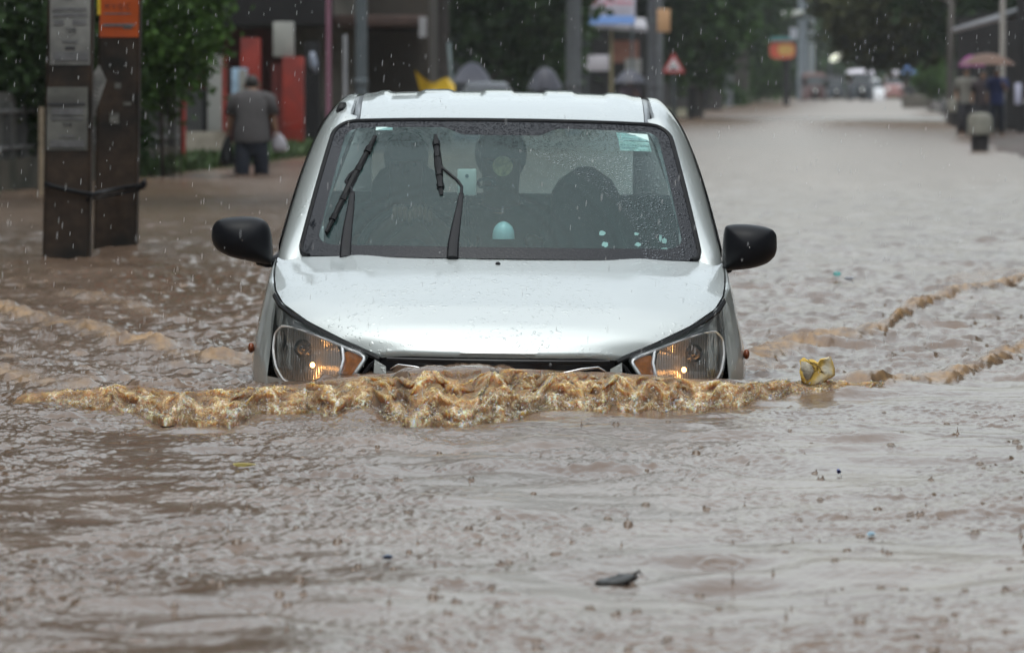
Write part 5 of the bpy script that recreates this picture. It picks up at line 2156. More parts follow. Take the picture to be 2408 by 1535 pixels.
ubox(985, 1003, 40, 88, 81.6, .15).build('awning_end', mat('grey_board', (.22, .22, .23), rough=.6), t)
mb = MB(); ubox(545, 582, 160, 222, 79.2, .03, mb); o = mb.build('shop_poster', mat('pale_blue_poster', (.30, .42, .55), rough=.5, var=.35, scale=8)); tag(o, 'pale blue and white poster board left of the person’s head', 'poster'); 
mb = MB(); ubox(562, 580, 164, 218, 79.17, .02, mb); mb.build('white_panel', PALEW, o)
mb = MB()
mb.tube([P(734, 122, 79.6), P(735, 135, 79.6), P(738, 150, 79.6), P(741, 172, 79.6)], [.03, .055, .06, .035], 10)
o = mb.build('hanging_bag', mat('blueish_white', (.17, .19, .24), rough=.5, var=.2), ang=180); tag(o, 'small bluish white bag hanging in the dark doorway', 'bag')
# posts in front of the shops
for nm, u, rpx, y, m, lb_ in (('pink_post', 773, 6.0, 76, PINK, 'pink painted post in front of the grey shop wall'),
                            ('thin_post', 812, 5.0, 78, mat('pale_steel', (.20, .205, .22), rough=.5), 'thin pale grey post between the pink post and the steel pole')):
    mb = MB(); r0 = rpx * y / F
    zt = P(u, -120, y).z if nm == 'pink_post' else P(u, 82, y).z
    x = (u - CX) * y / F
    mb.tube([(x, y, -.3), (x, y, zt)], r0, 10)
    o = mb.build(nm, m, ang=60); tag(o, lb_, 'post')


def round_pole(u, rpx, y, m, label, group, ztop=9, lean=0):
    x = (u - CX) * y / F
    g = gz(y)
    r0 = rpx * y / F
    t = root('street_pole', (x, y, g), label, 'pole', group)
    mb = MB(); mb.tube([(x, y, g - .6), (x, y, g + 1.3), (x + lean, y, ztop)], [r0, r0 * .98, r0 * .7], 12)
    mb.build('shaft', m, t, ang=60)
    mb = MB(); mb.lathe([(r0 * 1.05, -.06), (r0 * 1.12, -.05), (r0 * 1.12, .05), (r0 * 1.05, .06)], (x, y, g + 1.05), 12)
    mb.build('collar', m, t, ang=60)
    mb = MB(); mb.box((x - .9, y - .05, ztop - .6), (x + .9, y + .05, ztop - .48))
    mb.build('cross_arm', m, t)
    return t


gp_ = 'utility poles along the left side of the street'
round_pole(850, 14.5, 79, GALV, 'blue-grey steel pole in front of the brown roller shutter', gp_)
round_pole(1349, 19, 112, GREYC, 'thick grey concrete pole rising behind the middle of the car roof', gp_)
round_pole(1534, 12, 145, mat('dark_pole', (.05, .052, .06), rough=.6), 'dark pole between the white signboard and the tan box', gp_)
round_pole(1551, 8, 147, GREYC, 'grey pole directly left of the triangular warning sign', gp_)
round_pole(1714, 8.5, 232, GREYC, 'slim grey pole touching the dark trunk right of the warning sign', gp_)
round_pole(1886, 12, 305, mat('blue_grey_pole', (.12, .14, .16), rough=.6), 'hazy dark pole at the far end of the street carrying a lamp arm', gp_, ztop=10)
round_pole(1906, 9, 330, mat('pale_far_pole', (.30, .34, .36), rough=.6), 'pale hazy pole just right of the lamp arm pole', gp_, ztop=10)

# tree trunks and crowns along the left side
tg = 'trees along the street'
tree('street_tree', (1026 - CX) * 96 / F, 96, 11, .24, ((1010 - CX) * 96 / F, 96, 7.0), (3.6, 3.0, 3.2), 150, 60, .32, .22, LEAF_D, 'dark tree trunk rising behind the yellow tarpaulin', group=tg, seed=1)
tree('street_tree', (1180 - CX) * 130 / F, 131, 12, .30, ((1180 - CX) * 130 / F, 131, 4.6), (2.2, 2.0, 3.4), 220, 70, .30, .18, LEAF_D, 'dense dark tree behind the middle of the car roof', group=tg, seed=2)
tree('street_tree', (1290 - CX) * 135 / F, 136, 12, .25, ((1275 - CX) * 135 / F, 136, 4.4), (1.3, 1.6, 3.5), 170, 70, .26, .17, LEAF_M, 'dark green tree just left of the thick grey pole', group=tg, seed=3)
tree('street_tree', (1640 - CX) * 178 / F, 179, 12, .22, ((1645 - CX) * 178 / F, 179, 4.4), (1.7, 2.0, 3.4), 220, 70, .32, .20, LEAF_M, 'green tree behind the triangular warning sign', group=tg, seed=4)
tree('street_tree', (1743 - CX) * 248 / F, 248, 13, .33, ((1745 - CX) * 258 / F, 258, 6.6), (1.7, 2.4, 4.8), 240, 70, .42, .26, LEAF_M, 'tree with a thick black trunk right of the slim grey pole', group=tg, seed=5)
tree('street_tree', (1490 - CX) * 168 / F, 169, 13, .22, ((1490 - CX) * 168 / F, 169, 5.2), (2.6, 2.4, 3.3), 200, 70, .36, .24, LEAF_D, 'dark tree spreading above the white signboard', group=tg, seed=6)
shrub('bush', at(1800, 190, 262), (1.1, 1.0, 1.1), 50, 60, .18, .14, LEAF_L, 'bright green bush below the red and yellow shop sign', 'bush', 7, ground=.25)
shrub('bush', at(1690, 235, 240), (1.2, 1.0, .7), 40, 60, .18, .12, LEAF_M, 'low green bush at the foot of the black trunk', 'bush', 8, ground=.2)
# wider trees left of the street, mostly above the picture; they darken the water
for k, (x, y, h) in enumerate(((-13, 72, 12), (-10, 100, 13), (-16, 52, 11), (-7, 128, 13), (-20, 90, 14))):
    tree('tall_tree', x, y, h, .3, (x, y, h * .62), (4.2, 4.2, h * .36), 170, 50, .5, .34, LEAF_D, 'tall dark tree rising above the shop houses', group='tall trees behind the left side shops', seed=20 + k)
for k, (x, y, h) in enumerate(((-4, 172, 14), (2, 205, 14), (6, 240, 14), (9, 280, 14), (14, 325, 14))):
    tree('tall_tree', x, y, h, .35, (x, y, h * .55 + 1), (5.0, 4.5, h * .44), 200, 50, .6, .42, LEAF_D, 'tall dark tree behind the far left side shops', group='tall trees behind the far left side shops', seed=30 + k)

for k, (x, y, z, rx) in enumerate(((-3.6, 44, 4.6, 2.6), (-5.5, 66, 5.2, 3.4), (-2.6, 90, 5.6, 3.4), (-1.0, 112, 5.6, 3.4))):  # unseen crowns added overhead to darken the left side
    tree('unseen_shade_tree', x - 2.2, y + 3, 9, .2, (x, y, z + 1.6), (rx, rx, 1.9), 170, 60, .35, .24, LEAF_D, 'unseen broad dark tree added overhead to shade the left water edge', group='unseen broad trees added to shade the left water edge', seed=130 + k)

proto = tree('unseen_shade_tree', -9, -6, 11, .25, (-9, -6, 5.6), (3.6, 4.2, 4.6), 260, 110, .45, .19, LEAF_D, 'unseen dark tree added beside and behind the viewer to dim side light', group='unseen trees added beside and behind the viewer to dim side light', seed=170)  # unseen trees added so upright faces and the car's sides turn darker
for (x, y) in ((-9.5, 4), (-10, 14), (-8.5, 24), (-8, 33), (-9, -18), (10, -8), (9.5, 3), (10, 15), (9, 27), (10, 40), (10, -20), (-8.6, 9), (-9, 19), (-8.6, 28.5), (-9.5, -1), (-9, -12), (9.6, 9), (9.8, 21), (9.4, 33), (9.5, -2), (9.6, -13), (10.5, 46)):
    q = copy_tree(proto); q.location = (x, y, proto.location.z); q.rotation_euler = (0, 0, x + y)

# things seen over the car roof
YEL = mat('yellow_tarp', (.34, .22, .012), rough=.45, var=.2, scale=6)
A = []
for i, q in enumerate(np.linspace(0, 1, 7)):
    row = []
    for k in np.linspace(0, 1, 13):
        u = 975 + 95 * k + 14 * q * (1 - k)
        vt = 165 + 34 * math.sin(min(1, k * 1.7) * math.pi / 2) - 16 * math.exp(-((k - .8) / .25) ** 2) + 14 * max(0, k - .85) * 6
        vb_ = 216
        row.append(P(u, vt + (vb_ - vt) * q, 81 + .2 * math.sin(3 * k + q)))
    A.append(row)
t = MB(); t.grid(A)
B = [[p + Vector((0, .03, 0)) for p in r] for r in A]
t.grid(B[::-1])
o = t.build('tarpaulin', YEL, ang=180); tag(o, 'yellow tarpaulin sheet with a raised corner behind the car roof', 'tarpaulin')
mb = MB(); mb.tube([P(1063, 230, 81.4), P(1062, 205, 81.3), P(1055, 100, 81.3)], .026, 8); 
o2 = mb.build('tarp_post', mat('teal_steel', (.20, .25, .26), rough=.5), ang=60); tag(o2, 'thin pale teal post above the yellow tarpaulin', 'post')


def umbrella(u, v_top, wpx, hpx, y, m, label, hand_v, rib_m=None, tilt=0.0, flat=1.0):
    c = P(u, v_top, y); r0 = wpx / 2 * y / F; hh = hpx * y / F
    t = root('umbrella', (c.x, y, c.z - hh), label, 'umbrella')
    n = 8
    A = []
    for q in np.linspace(0.03, 1, 8):
        row = []
        for k in range(n * 3):
            a = 2 * math.pi * k / (n * 3)
            sc = 1 - .06 * q * (1 - abs(math.cos(a * n / 2)))
            row.append(Vector((c.x + r0 * q * sc * math.cos(a) + tilt * q * math.cos(a) * r0 * .0, y + r0 * q * sc * math.sin(a), c.z - hh * q ** 2.1 - .02 * q * (1 - abs(math.cos(a * n / 2))) + tilt * r0 * q * math.cos(a))))
        A.append(row)
    mb = MB(); mb.grid(A, closed=True)
    mb.build('canopy', m, t, ang=180)
    mb = MB(); mb.tube([(c.x, y, c.z + .06), (c.x, y, c.z - hh * 1.2), (c.x, y, P(u, hand_v, y).z)], .009, 6)
    mb.build('shaft', GALV, t)
    return t


def person(u, v_head, v_feet_or_none, y, shirt, pants, label, hgt=1.65, face=-1, feet_z=None, arms='down', turn=0.0, cover=None, group=None):
    top = P(u, v_head, y)
    g = feet_z if feet_z is not None else top.z - hgt
    x = top.x
    t = root('person', (x, y, max(g, -.5)), label, 'person', group)
    s = (top.z - g) / 1.70
    f = face
    V = lambda a, b, c_: Vector((x + a * s, y + f * b * s, g + c_ * s))
    J = {'hip': (V(0, 0, .92), .12 * s), 'waist': (V(0, 0, 1.10), .115 * s), 'chest': (V(0, .02, 1.30), .135 * s), 'neck': (V(0, .03, 1.46), .05 * s), 'head': (V(0, .05, 1.56), .082 * s), 'crown': (V(0, .05, 1.62), .078 * s)}
    E = [('hip', 'waist'), ('waist', 'chest'), ('chest', 'neck'), ('neck', 'head'), ('head', 'crown')]
    CJ = {'hip': (V(0, 0, .84), .165 * s), 'waist': (V(0, 0, 1.08), .15 * s), 'chest': (V(0, .02, 1.29), .165 * s), 'neck': (V(0, .02, 1.42), .07 * s)}
    CE = [('hip', 'waist'), ('waist', 'chest'), ('chest', 'neck')]
    PJ = {'hip': (V(0, 0, .90), .15 * s)}
    PE = []
    for k in (-1, 1):
        sh = V(k * .19, .0, 1.37)
        if arms == 'down':
            el, ha = V(k * .27, -.02, 1.10), V(k * .29, .06, .84)
        elif arms == 'umb' and k == 1:
            el, ha = V(.22, .16, 1.12), V(.08, .24, 1.34)
        else:
            el, ha = V(k * .25, -.02, 1.10), V(k * .24, .10, .86)
        J['s%d' % k] = (sh, .056 * s); J['e%d' % k] = (el, .042 * s); J['h%d' % k] = (ha, .036 * s)
        E += [('chest', 's%d' % k), ('s%d' % k, 'e%d' % k), ('e%d' % k, 'h%d' % k)]
        CJ['s%d' % k] = (sh, .078 * s); CJ['e%d' % k] = (sh.lerp(el, .85), .066 * s)
        CE += [('chest', 's%d' % k), ('s%d' % k, 'e%d' % k)]
        kn, an, to = V(k * .11, .03, .50), V(k * .115, -.02, .09), V(k * .125, .12, .03)
        hp_ = V(k * .09, 0, .86)
        J['p%d' % k] = (hp_, .092 * s); J['k%d' % k] = (kn, .06 * s); J['a%d' % k] = (an, .042 * s); J['t%d' % k] = (to, .034 * s)
        E += [('hip', 'p%d' % k), ('p%d' % k, 'k%d' % k), ('k%d' % k, 'a%d' % k), ('a%d' % k, 't%d' % k)]
        PJ['p%d' % k] = (hp_, .115 * s); PJ['k%d' % k] = (kn, .085 * s); PJ['a%d' % k] = (an, .07 * s)
        PE += [('hip', 'p%d' % k), ('p%d' % k, 'k%d' % k), ('k%d' % k, 'a%d' % k)]
    skin_part('body', J, E, 'hip', SKIN_, t)
    sl = [([CJ['s%d' % k][0] + Vector((-k * .05 * s, 0, .01 * s)), CJ['s%d' % k][0], CJ['e%d' % k][0]], [.07 * s, .078 * s, .07 * s]) for k in (-1, 1)]
    shirt_loft(t, [(V(0, 0, .80), .185 * s, .135 * s), (V(0, 0, .95), .175 * s, .13 * s), (V(0, 0, 1.12), .17 * s, .12 * s), (V(0, .01, 1.28), .20 * s, .125 * s), (V(0, .01, 1.38), .205 * s, .105 * s), (V(0, .02, 1.43), .13 * s, .08 * s), (V(0, .02, 1.46), .065 * s, .06 * s)], sl, shirt)
    lg = [([PJ['p%d' % k][0] + Vector((0, 0, .04 * s)), PJ['p%d' % k][0], PJ['k%d' % k][0], PJ['a%d' % k][0]], [.09 * s, .098 * s, .078 * s, .07 * s]) for k in (-1, 1)]
    trouser_loft(t, V(0, 0, .88), .165 * s, .12 * s, lg, pants)
    c = V(0, .05, 1.585)
    head_parts(t, c, .098 * s, (0, f, -.05))
    return t, V


def shirt_loft(t, rings, sleeves, m):
    mb = MB()
    A = []
    for (c_, w_, dp) in rings:
        A.append([c_ + Vector((w_ * math.copysign(abs(math.cos(a)) ** .8, math.cos(a)), dp * math.sin(a), .006 * math.sin(4 * a + c_.z * 30))) for a in np.linspace(0, 2 * math.pi, 26, endpoint=False)])
    mb.grid(A, closed=True)
    for pts_, rad_ in sleeves:
        mb.tube(pts_, rad_, 12)
    return mb.build('shirt', m, t, ang=180)


def trouser_loft(t, top, w_, dp, legs, m):
    mb = MB()
    A = []
    for k, q in ((.10, 1.0), (0, 1.0), (-.06, .98), (-.12, .85)):
        A.append([top + Vector((w_ * q * math.cos(a), dp * q * math.sin(a), k)) for a in np.linspace(0, 2 * math.pi, 24, endpoint=False)])
    mb.grid(A, closed=True)
    for pts_, rad_ in legs:
        mb.tube(pts_, rad_, 14)
    return mb.build('trousers', m, t, ang=180)


# man walking away with two bags
GRSH = mat('grey_shirt', (.060, .056, .058), rough=.85, var=.2, scale=22, bump=.2)
NAVY = mat('navy_trousers', (.012, .015, .024), rough=.8, var=.25, scale=15)
man_y = 60.0
# he leans forward a little: a custom skeleton
x0 = (592 - CX) * man_y / F
t = root('person', (x0, man_y, -.5), 'person in a grey shirt and dark trousers walking away with a bag in each hand', 'person')
V = lambda a, b, c_: Vector((x0 + a, man_y + b, c_))
zz = lambda v: P(592, v, man_y).z
J = {'hip': (V(0, .02, zz(335)), .115), 'waist': (V(0, .05, zz(300)), .12), 'chest': (V(.0, .10, zz(248)), .15), 'neck': (V(-.005, .15, zz(214)), .055), 'head': (V(-.005, .19, zz(202)), .08), 'crown': (V(-.005, .21, zz(194)), .07)}
E = [('hip', 'waist'), ('waist', 'chest'), ('chest', 'neck'), ('neck', 'head'), ('head', 'crown')]
CJ = {'hem': (V(0, .02, zz(340)), (.20, .17)), 'hip': (V(0, .02, zz(326)), (.20, .17)), 'waist': (V(0, .05, zz(290)), (.195, .16)), 'chest': (V(0, .10, zz(250)), (.20, .17)), 'neck': (V(-.005, .13, zz(218)), .085)}
CE = [('hem', 'hip'), ('hip', 'waist'), ('waist', 'chest'), ('chest', 'neck')]
PJ = {'hip': (V(0, .02, zz(322)), .165)}
PE = []
hands = {}
for k in (-1, 1):
    sh = V(k * .185, .10, zz(234)); el = V(k * .235, .06, zz(278)); ha = V(k * .262, .06, zz(309))
    hands[k] = ha
    J.update({'s%d' % k: (sh, .06), 'e%d' % k: (el, .044), 'w%d' % k: (el.lerp(ha, .75), .032), 'h%d' % k: (ha, .036)})
    E += [('chest', 's%d' % k), ('s%d' % k, 'e%d' % k), ('e%d' % k, 'w%d' % k), ('w%d' % k, 'h%d' % k)]
    CJ.update({'s%d' % k: (sh, .085), 'e%d' % k: (sh.lerp(el, .85), .072)}); CE += [('chest', 's%d' % k), ('s%d' % k, 'e%d' % k)]
    hp_, kn, an = V(k * .085, .02, zz(345)), V(k * .105, .05 * k, zz(392)), V(k * .11, .02 * k, -.42)
    J.update({'p%d' % k: (hp_, .09), 'k%d' % k: (kn, .062), 'a%d' % k: (an, .045), 't%d' % k: (an + Vector((0, .14, -.06)), .035)})
    E += [('hip', 'p%d' % k), ('p%d' % k, 'k%d' % k), ('k%d' % k, 'a%d' % k), ('a%d' % k, 't%d' % k)]
    PJ.update({'p%d' % k: (hp_, .115), 'k%d' % k: (kn, .092), 'a%d' % k: (an, .085)}); PE += [('hip', 'p%d' % k), ('p%d' % k, 'k%d' % k), ('k%d' % k, 'a%d' % k)]
skin_part('body', J, E, 'hip', SKIN_, t)
sl = [([CJ['s%d' % k][0] + Vector((-k * .07, .0, .02)), CJ['s%d' % k][0] + Vector((0, 0, .005)), CJ['e%d' % k][0]], [.08, .088, .082]) for k in (-1, 1)]
shirt_loft(t, [(V(0, .03, zz(334)), .205, .15), (V(0, .03, zz(322)), .205, .15), (V(0, .05, zz(300)), .198, .145), (V(0, .07, zz(278)), .195, .14), (V(0, .09, zz(255)), .212, .14), (V(0, .10, zz(238)), .222, .125), (V(0, .11, zz(226)), .20, .11), (V(0, .12, zz(217)), .13, .09), (V(-.005, .13, zz(211)), .07, .065)], sl, GRSH)
lg = [([PJ['p%d' % k][0] + Vector((0, 0, .05)), PJ['p%d' % k][0], PJ['k%d' % k][0], PJ['a%d' % k][0]], [.095, .105, .088, .08]) for k in (-1, 1)]
trouser_loft(t, V(0, .03, zz(338)), .18, .135, lg, NAVY)
head_parts(t, V(-.005, .19, zz(201)), .095, (0, 1, -.25))
for k in (-1, 1):
    mb = MB(); mb.ell(V(-.005 + k * .085, .20, zz(202)), (.014, .022, .032), 8, 6)
    mb.build('ear', SKIN_, t)
    for j in range(5):
        h_ = hands[k]
        mb = MB()
        if j < 4:
            yy = .028 - .019 * j
            mb.tube([h_ + Vector((k * .022, yy, .005)), h_ + Vector((k * .026, yy, -.03)), h_ + Vector((k * .006, yy, -.05)), h_ + Vector((-k * .016, yy, -.036))], [.010, .0098, .0092, .0075], 7)
        else:
            mb.tube([h_ + Vector((-k * .01, .035, .005)), h_ + Vector((-k * .02, .048, -.02)), h_ + Vector((-k * .010, .035, -.044))], [.011, .010, .008], 7)
        mb.build('thumb' if j == 4 else 'finger', SKIN_, t, ang=180)


def carry_bag(h, pts, m, label, name):
    t = root(name, tuple(h), label, 'bag')
    A = []
    for (v, w_, dx) in pts:
        c = Vector((h.x + dx, h.y, zz(v)))
        A.append([c + Vector((w_ * math.cos(a) * (1 + .07 * math.sin(5 * a + v)), .55 * w_ * math.sin(a), 0)) for a in np.linspace(0, 2 * math.pi, 18, endpoint=False)])
    mb = MB(); mb.grid(A, closed=True); mb.add(A[-1], [tuple(range(18))])
    mb.build('sack', m, t, ang=180)
    mb = MB(); c = Vector((h.x, h.y, h.z - .035))
    mb.tube([Vector((h.x + pts[0][2] - .025, h.y, zz(pts[0][0]))), c, Vector((h.x + pts[0][2] + .025, h.y, zz(pts[0][0])))], .008, 6)
    mb.build('handle', m, t)


carry_bag(hands[-1], [(322, .028, -.0), (335, .045, -.015), (355, .065, -.02), (375, .085, -.02), (386, .088, -.02), (390, .06, -.02)], mat('black_bag', (.012, .012, .014), rough=.3, var=.3, coat=.3), 'black carrier bag hanging from the person’s hand beside the beige wall', 'carrier_bag')
carry_bag(hands[1], [(312, .03, .01), (320, .055, .03), (332, .078, .042), (345, .088, .05), (353, .085, .05), (358, .05, .05)], mat('white_bag', (.28, .27, .30), rough=.35, var=.15, scale=9, bump=.4), 'white carrier bag hanging from the person’s hand beside the red pillar', 'carrier_bag')

# parked car and umbrellas over the roof line
GRV = mat('grey_car_paint', (.11,.115,.135), rough=.25, var=.1, coat=.6)
GLD = mat('dark_car_glass', (.03, .035, .04), rough=.1)


def far_car(name, u, v_roof, wpx, y, m, label, cat='car', h=1.5):
    c = P(u, v_roof, y); w_ = wpx * y / F / 2
    g = c.z - h
    t = root(name, (c.x, y, g), label, cat)
    mb = MB()
    prof = [(0, .25, .90), (0, .55, .97), (.12, .80, 1.0), (.95, .98, .95), (1.6, 1.42, .74), (2.1, h, .70), (3.0, h - .03, .70), (3.6, 1.0, .93), (3.7, .3, .9)]
    A = []
    for (d, z, k) in prof:
        A.append([Vector((c.x + w_ * k * sx, y + d, g + z * zz_)) for sx, zz_ in ((-1, .0), (-1, .6), (-.97, .92), (-.8, 1.0), (0, 1.015), (.8, 1.0), (.97, .92), (1, .6), (1, 0))])
    mb.grid(A)
    mb.build('body', m, t, ang=40)
    mb = MB(); mb.grid([[(c.x + w_ * .86 * s_, y + .93, g + 1.02) for s_ in (-1, 0, 1)], [(c.x + w_ * .62 * s_, y + 1.56, g + 1.42) for s_ in (-1, 0, 1)]])
    mb.build('windshield', GLD, t)
    for s_ in (-1, 1):
        mb = MB(); mb.ell((c.x + s_ * w_ * .72, y - .01, g + .68), (w_ * .18, .05, .07), 10, 6)
        mb.build('headlight', CHROME, t)
        for d in (.65, 2.95):
            mb = MB(); mb.tube([(c.x + s_ * w_ * .98, y + d, g + .28), (c.x + s_ * w_ * .78, y + d, g + .28)], .29, 16)
            mb.build('wheel', RUBBER, t)
    return t


far_car('parked_car', 1145, 194, 165, 101, GRV, 'grey parked car whose flat roof shows behind the white car roof')
GRU = mat('grey_umbrella_cloth', (.10,.10,.125), rough=.5, var=.15)
DKU = mat('dark_umbrella_cloth', (.045, .045, .06), rough=.45, var=.2)
umbrella(1110, 148, 92, 46, 112, GRU, 'grey umbrella showing above the parked grey car', 260)
umbrella(1282, 158, 84, 52, 118, DKU, 'dark umbrella just left of the thick grey pole', 260)
person(1110, 176, None, 112.4, SHD, NAVY, 'person hidden below the grey umbrella behind the parked car', arms='umb')
person(1282, 182, None, 118.4, SHD, NAVY, 'person in dark clothes below the dark umbrella left of the thick grey pole', arms='umb')

# signboard, roof and shop behind
t = root('signboard', tuple(P(1434, 57, 150)), 'white signboard with red lettering and a blue bottom band', 'sign')
ubox(1374, 1494, -52, 60, 150, .12).build('board', mat('sign_white', (.40, .39, .46), rough=.4, var=.06), t, bevel=.02)
ubox(1376, 1492, 38, 57, 149.97, .02).build('blue_band', mat('sign_blue', (.16, .28, .58), rough=.4, var=.1), t)
q = MB()
for txt, u, v, h_ in (('Kids Care Home', 1434, 6, .24),):
    vs, fs = text_mesh(txt, .21, .004); c = P(u, v, 149.95)
    q.add([Vector((c.x + p.x * .88, 149.95 - p.z, c.z + p.y)) for p in vs], fs)
vs, fs = text_mesh('Nursery and Day School', .105, .004); c = P(1432, 26, 149.95)
q2 = MB(); q2.add([Vector((c.x + p.x, 149.95 - p.z, c.z + p.y)) for p in vs], fs)
q.build('red_lettering', mat('sign_red', (.55, .04, .06), rough=.5), t)
q2.build('small_lettering', mat('sign_grey', (.22, .16, .18), rough=.5), t)
mb = MB()
for u in (1382, 1486):
    x = (u - CX) * 150.2 / F
    mb.tube([(x, 150.2, -.1), (x, 150.2, P(u, -50, 150).z)], .035, 8)
mb.build('leg', GALV, t)
t = root('roadside_stall', tuple(P(1450, 250, 152)), 'low stall with a pale sloping roof edge under the white signboard', 'stall')
mb = MB()
a, b = P(1376, 57, 151), P(1522, 66, 151)
mb.prism([a, b, b + Vector((0, 0, -.12)), a + Vector((0, 0, -.10))], (0, 2.5, .3))
mb.build('roof', mat('pale_roof_sheet', (.24, .23, .25), rough=.5, var=.15), t)
ubox(1376, 1520, 76, 270, 154, .2, zmin=-.2).build('back_wall', DARK, t)
ubox(1440, 1502, 96, 148, 153, .25).build('brick_wall', mat('salmon_brick', (.27, .125, .095), rough=.8, var=.2), t)
ubox(1470, 1508, 138, 172, 152.6, .2).build('white_cloth', mat('grey_white_cloth', (.30, .30, .29), rough=.8, var=.2), t)
mb = MB(); x = P(1438, 0, 151.3).x; mb.tube([(x, 151.3, -.1), (x, 151.3, P(1438, 62, 151.3).z)], .045, 8)
mb.build('post', mat('ochre_post', (.20, .17, .10), rough=.7), t)
t = MB(); ubox(1376, 1432, 130, 167, 149, .05, t)
o = t.build('notice_board', mat('lilac_white', (.34, .32, .35), rough=.5, var=.08), bevel=.01); tag(o, 'plain pale notice board standing right of the thick grey pole', 'board')
mb = MB(); 
for u in (1384, 1424):
    x = (u - CX) * 149.1 / F
    mb.tube([(x, 149.08, -.1), (x, 149.08, P(u, 132, 149).z)], .025, 6)
mb.build('leg', DARK, o)
t = root('box_sign', tuple(P(1560, 76, 144)), 'tan box sign fixed high beside the dark pole', 'sign')
ubox(1546, 1576, 22, 76, 144, .25).build('box', mat('tan_box', (.36, .21, .11), rough=.6, var=.14), t, bevel=.02)
ubox(1528, 1547, 44, 50, 144.1, .06).build('bracket', GALV, t)
umbrella(1482, 164, 76, 30, 146, DKU, 'black umbrella in front of the roadside stall', 235)
person(1482, 182, None, 146.3, mat('plum_shirt', (.09, .065, .09), rough=.8), NAVY, 'person in plum clothes under the black umbrella at the stall', arms='umb')
# warning sign
t = root('warning_sign', tuple(P(1584, 275, 160)), 'red bordered triangular warning sign with a dark road symbol', 'road sign')
def tri(s_, y, c):
    return [c + Vector((-s_, 0, -s_ * .72)), c + Vector((s_, 0, -s_ * .72)), c + Vector((0, 0, s_ * 1.02))]
c = P(1584, 152, 160)
for i in ():
    pass
s0 = 27 * 160 / F
mb = MB(); mb.prism(tri(s0, 160, c), (0, .02, 0)); mb.build('red_border', mat('sign_border_red', (.38, .035, .04), rough=.4, var=.1), t)
mb = MB(); mb.prism(tri(s0 * .66, 160, c + Vector((0, -.008, -.012))), (0, .004, 0)); mb.build('white_face', mat('sign_face', (.45, .45, .46), rough=.4, var=.06), t)
mb = MB()
ptsb = [c + Vector((q * .15, -.012, -.13 + .085 * math.exp(-(q / .45) ** 2))) for q in np.linspace(-1, 1, 15)]
mb.prism([c + Vector((-.15, -.012, -.145))] + ptsb + [c + Vector((.15, -.012, -.145))], (0, .003, 0))
mb.build('hump_symbol', PRINT, t)
mb = MB(); mb.tube([(c.x, 160.04, -.4), (c.x, 160.04, c.z + .25)], .035, 8); mb.build('post', GALV, t)
# kerb stones and posts by the tree
for k, (u, vt, w_, vb_, y, m, lb_) in enumerate(((1584, 198, 13, 279, 172, DARK, 'thin black post under the warning sign'), (1625, 205, 20, 277, 174, DARK, 'stout black post right of the warning sign'))):
    x = (u - CX) * y / F; r0 = w_ / 2 * y / F; zt = P(u, vt, y).z
    mb = MB(); mb.lathe([(r0, -.4), (r0, zt - .15), (r0 * 1.12, zt - .14), (r0 * 1.12, zt - .05), (r0 * .7, zt), (.001, zt + .02)], (x, y, 0), 12)
    o = mb.build('bollard', m); tag(o, lb_, 'bollard', 'dark posts at the left water edge')

# far shop sign on a post
t = root('shop_sign', tuple(P(1848, 245, 246)), 'round ended red and yellow shop sign on a dark post', 'sign')
mb = MB(); c = P(1840, 118, 246); k = 246 / F
pts = [c + Vector((30 * k * math.copysign(abs(math.cos(a)) ** .5, math.cos(a)), 0, 21 * k * math.copysign(abs(math.sin(a)) ** .6, math.sin(a)))) for a in np.linspace(0, 2 * math.pi, 33)[:-1]]
mb.prism(pts, (0, .2, 0)); mb.build('board', mat('sign_red_orange', (.55, .10, .06), rough=.4, var=.1), t)
mb = MB(); mb.prism([c + (p - c) * .62 + Vector((.15, -.02, 0)) for p in pts], (0, .015, 0)); mb.build('yellow_panel', mat('sign_yellow', (.55, .33, .10), rough=.4, var=.15), t)
ubox(1812, 1868, 88, 97, 245.9, .3).build('teal_top', mat('sign_teal', (.10, .25, .26), rough=.5), t)
ubox(1858, 1874, 66, 92, 245.8, .2).build('white_plate', mat('far_white', (.38, .40, .46), rough=.5), t)
mb = MB(); x = (1848 - CX) * 246.3 / F; mb.tube([(x, 246.3, .0), (x, 246.3, P(1848, 100, 246).z)], .15, 10); mb.build('post', DARK, t)
# lamp arm and lamp
t = root('lamp_arm', tuple(P(1886, 34, 304.6)), 'pale street lamp arm reaching left from the hazy dark pole', 'street lamp')
mb = MB(); mb.tube([P(1886, 30, 304.6), P(1850, 34, 304), P(1816, 40, 303.5)], [.13, .16, .20], 8); mb.build('arm', mat('lamp_grey', (.36, .37, .34), rough=.5), t)
c = P(1966, 136, 330)
t = root('street_lamp', tuple(P(1952, 225, 330)), 'bright pale lamp head tilted at the far end of the street', 'street lamp')
mb = MB(); mb.ell((0, 0, 0), (.42, .3, .2), 14, 8)
rt_ = Matrix.Translation(c) @ Matrix.Rotation(R(-28), 4, 'Y')
m2 = MB(); m2.add([rt_ @ Vector(p) for p in mb.v], mb.f); m2.build('lamp_head', emis('lamp_glow', (.85, .95, .80), .9), t)
mb = MB(); mb.tube([c + Vector((-.4, .1, -.2)), P(1952, 150, 330.2), P(1952, 240, 330.2)], [.06, .09, .11], 8); mb.build('post', GREYC, t)


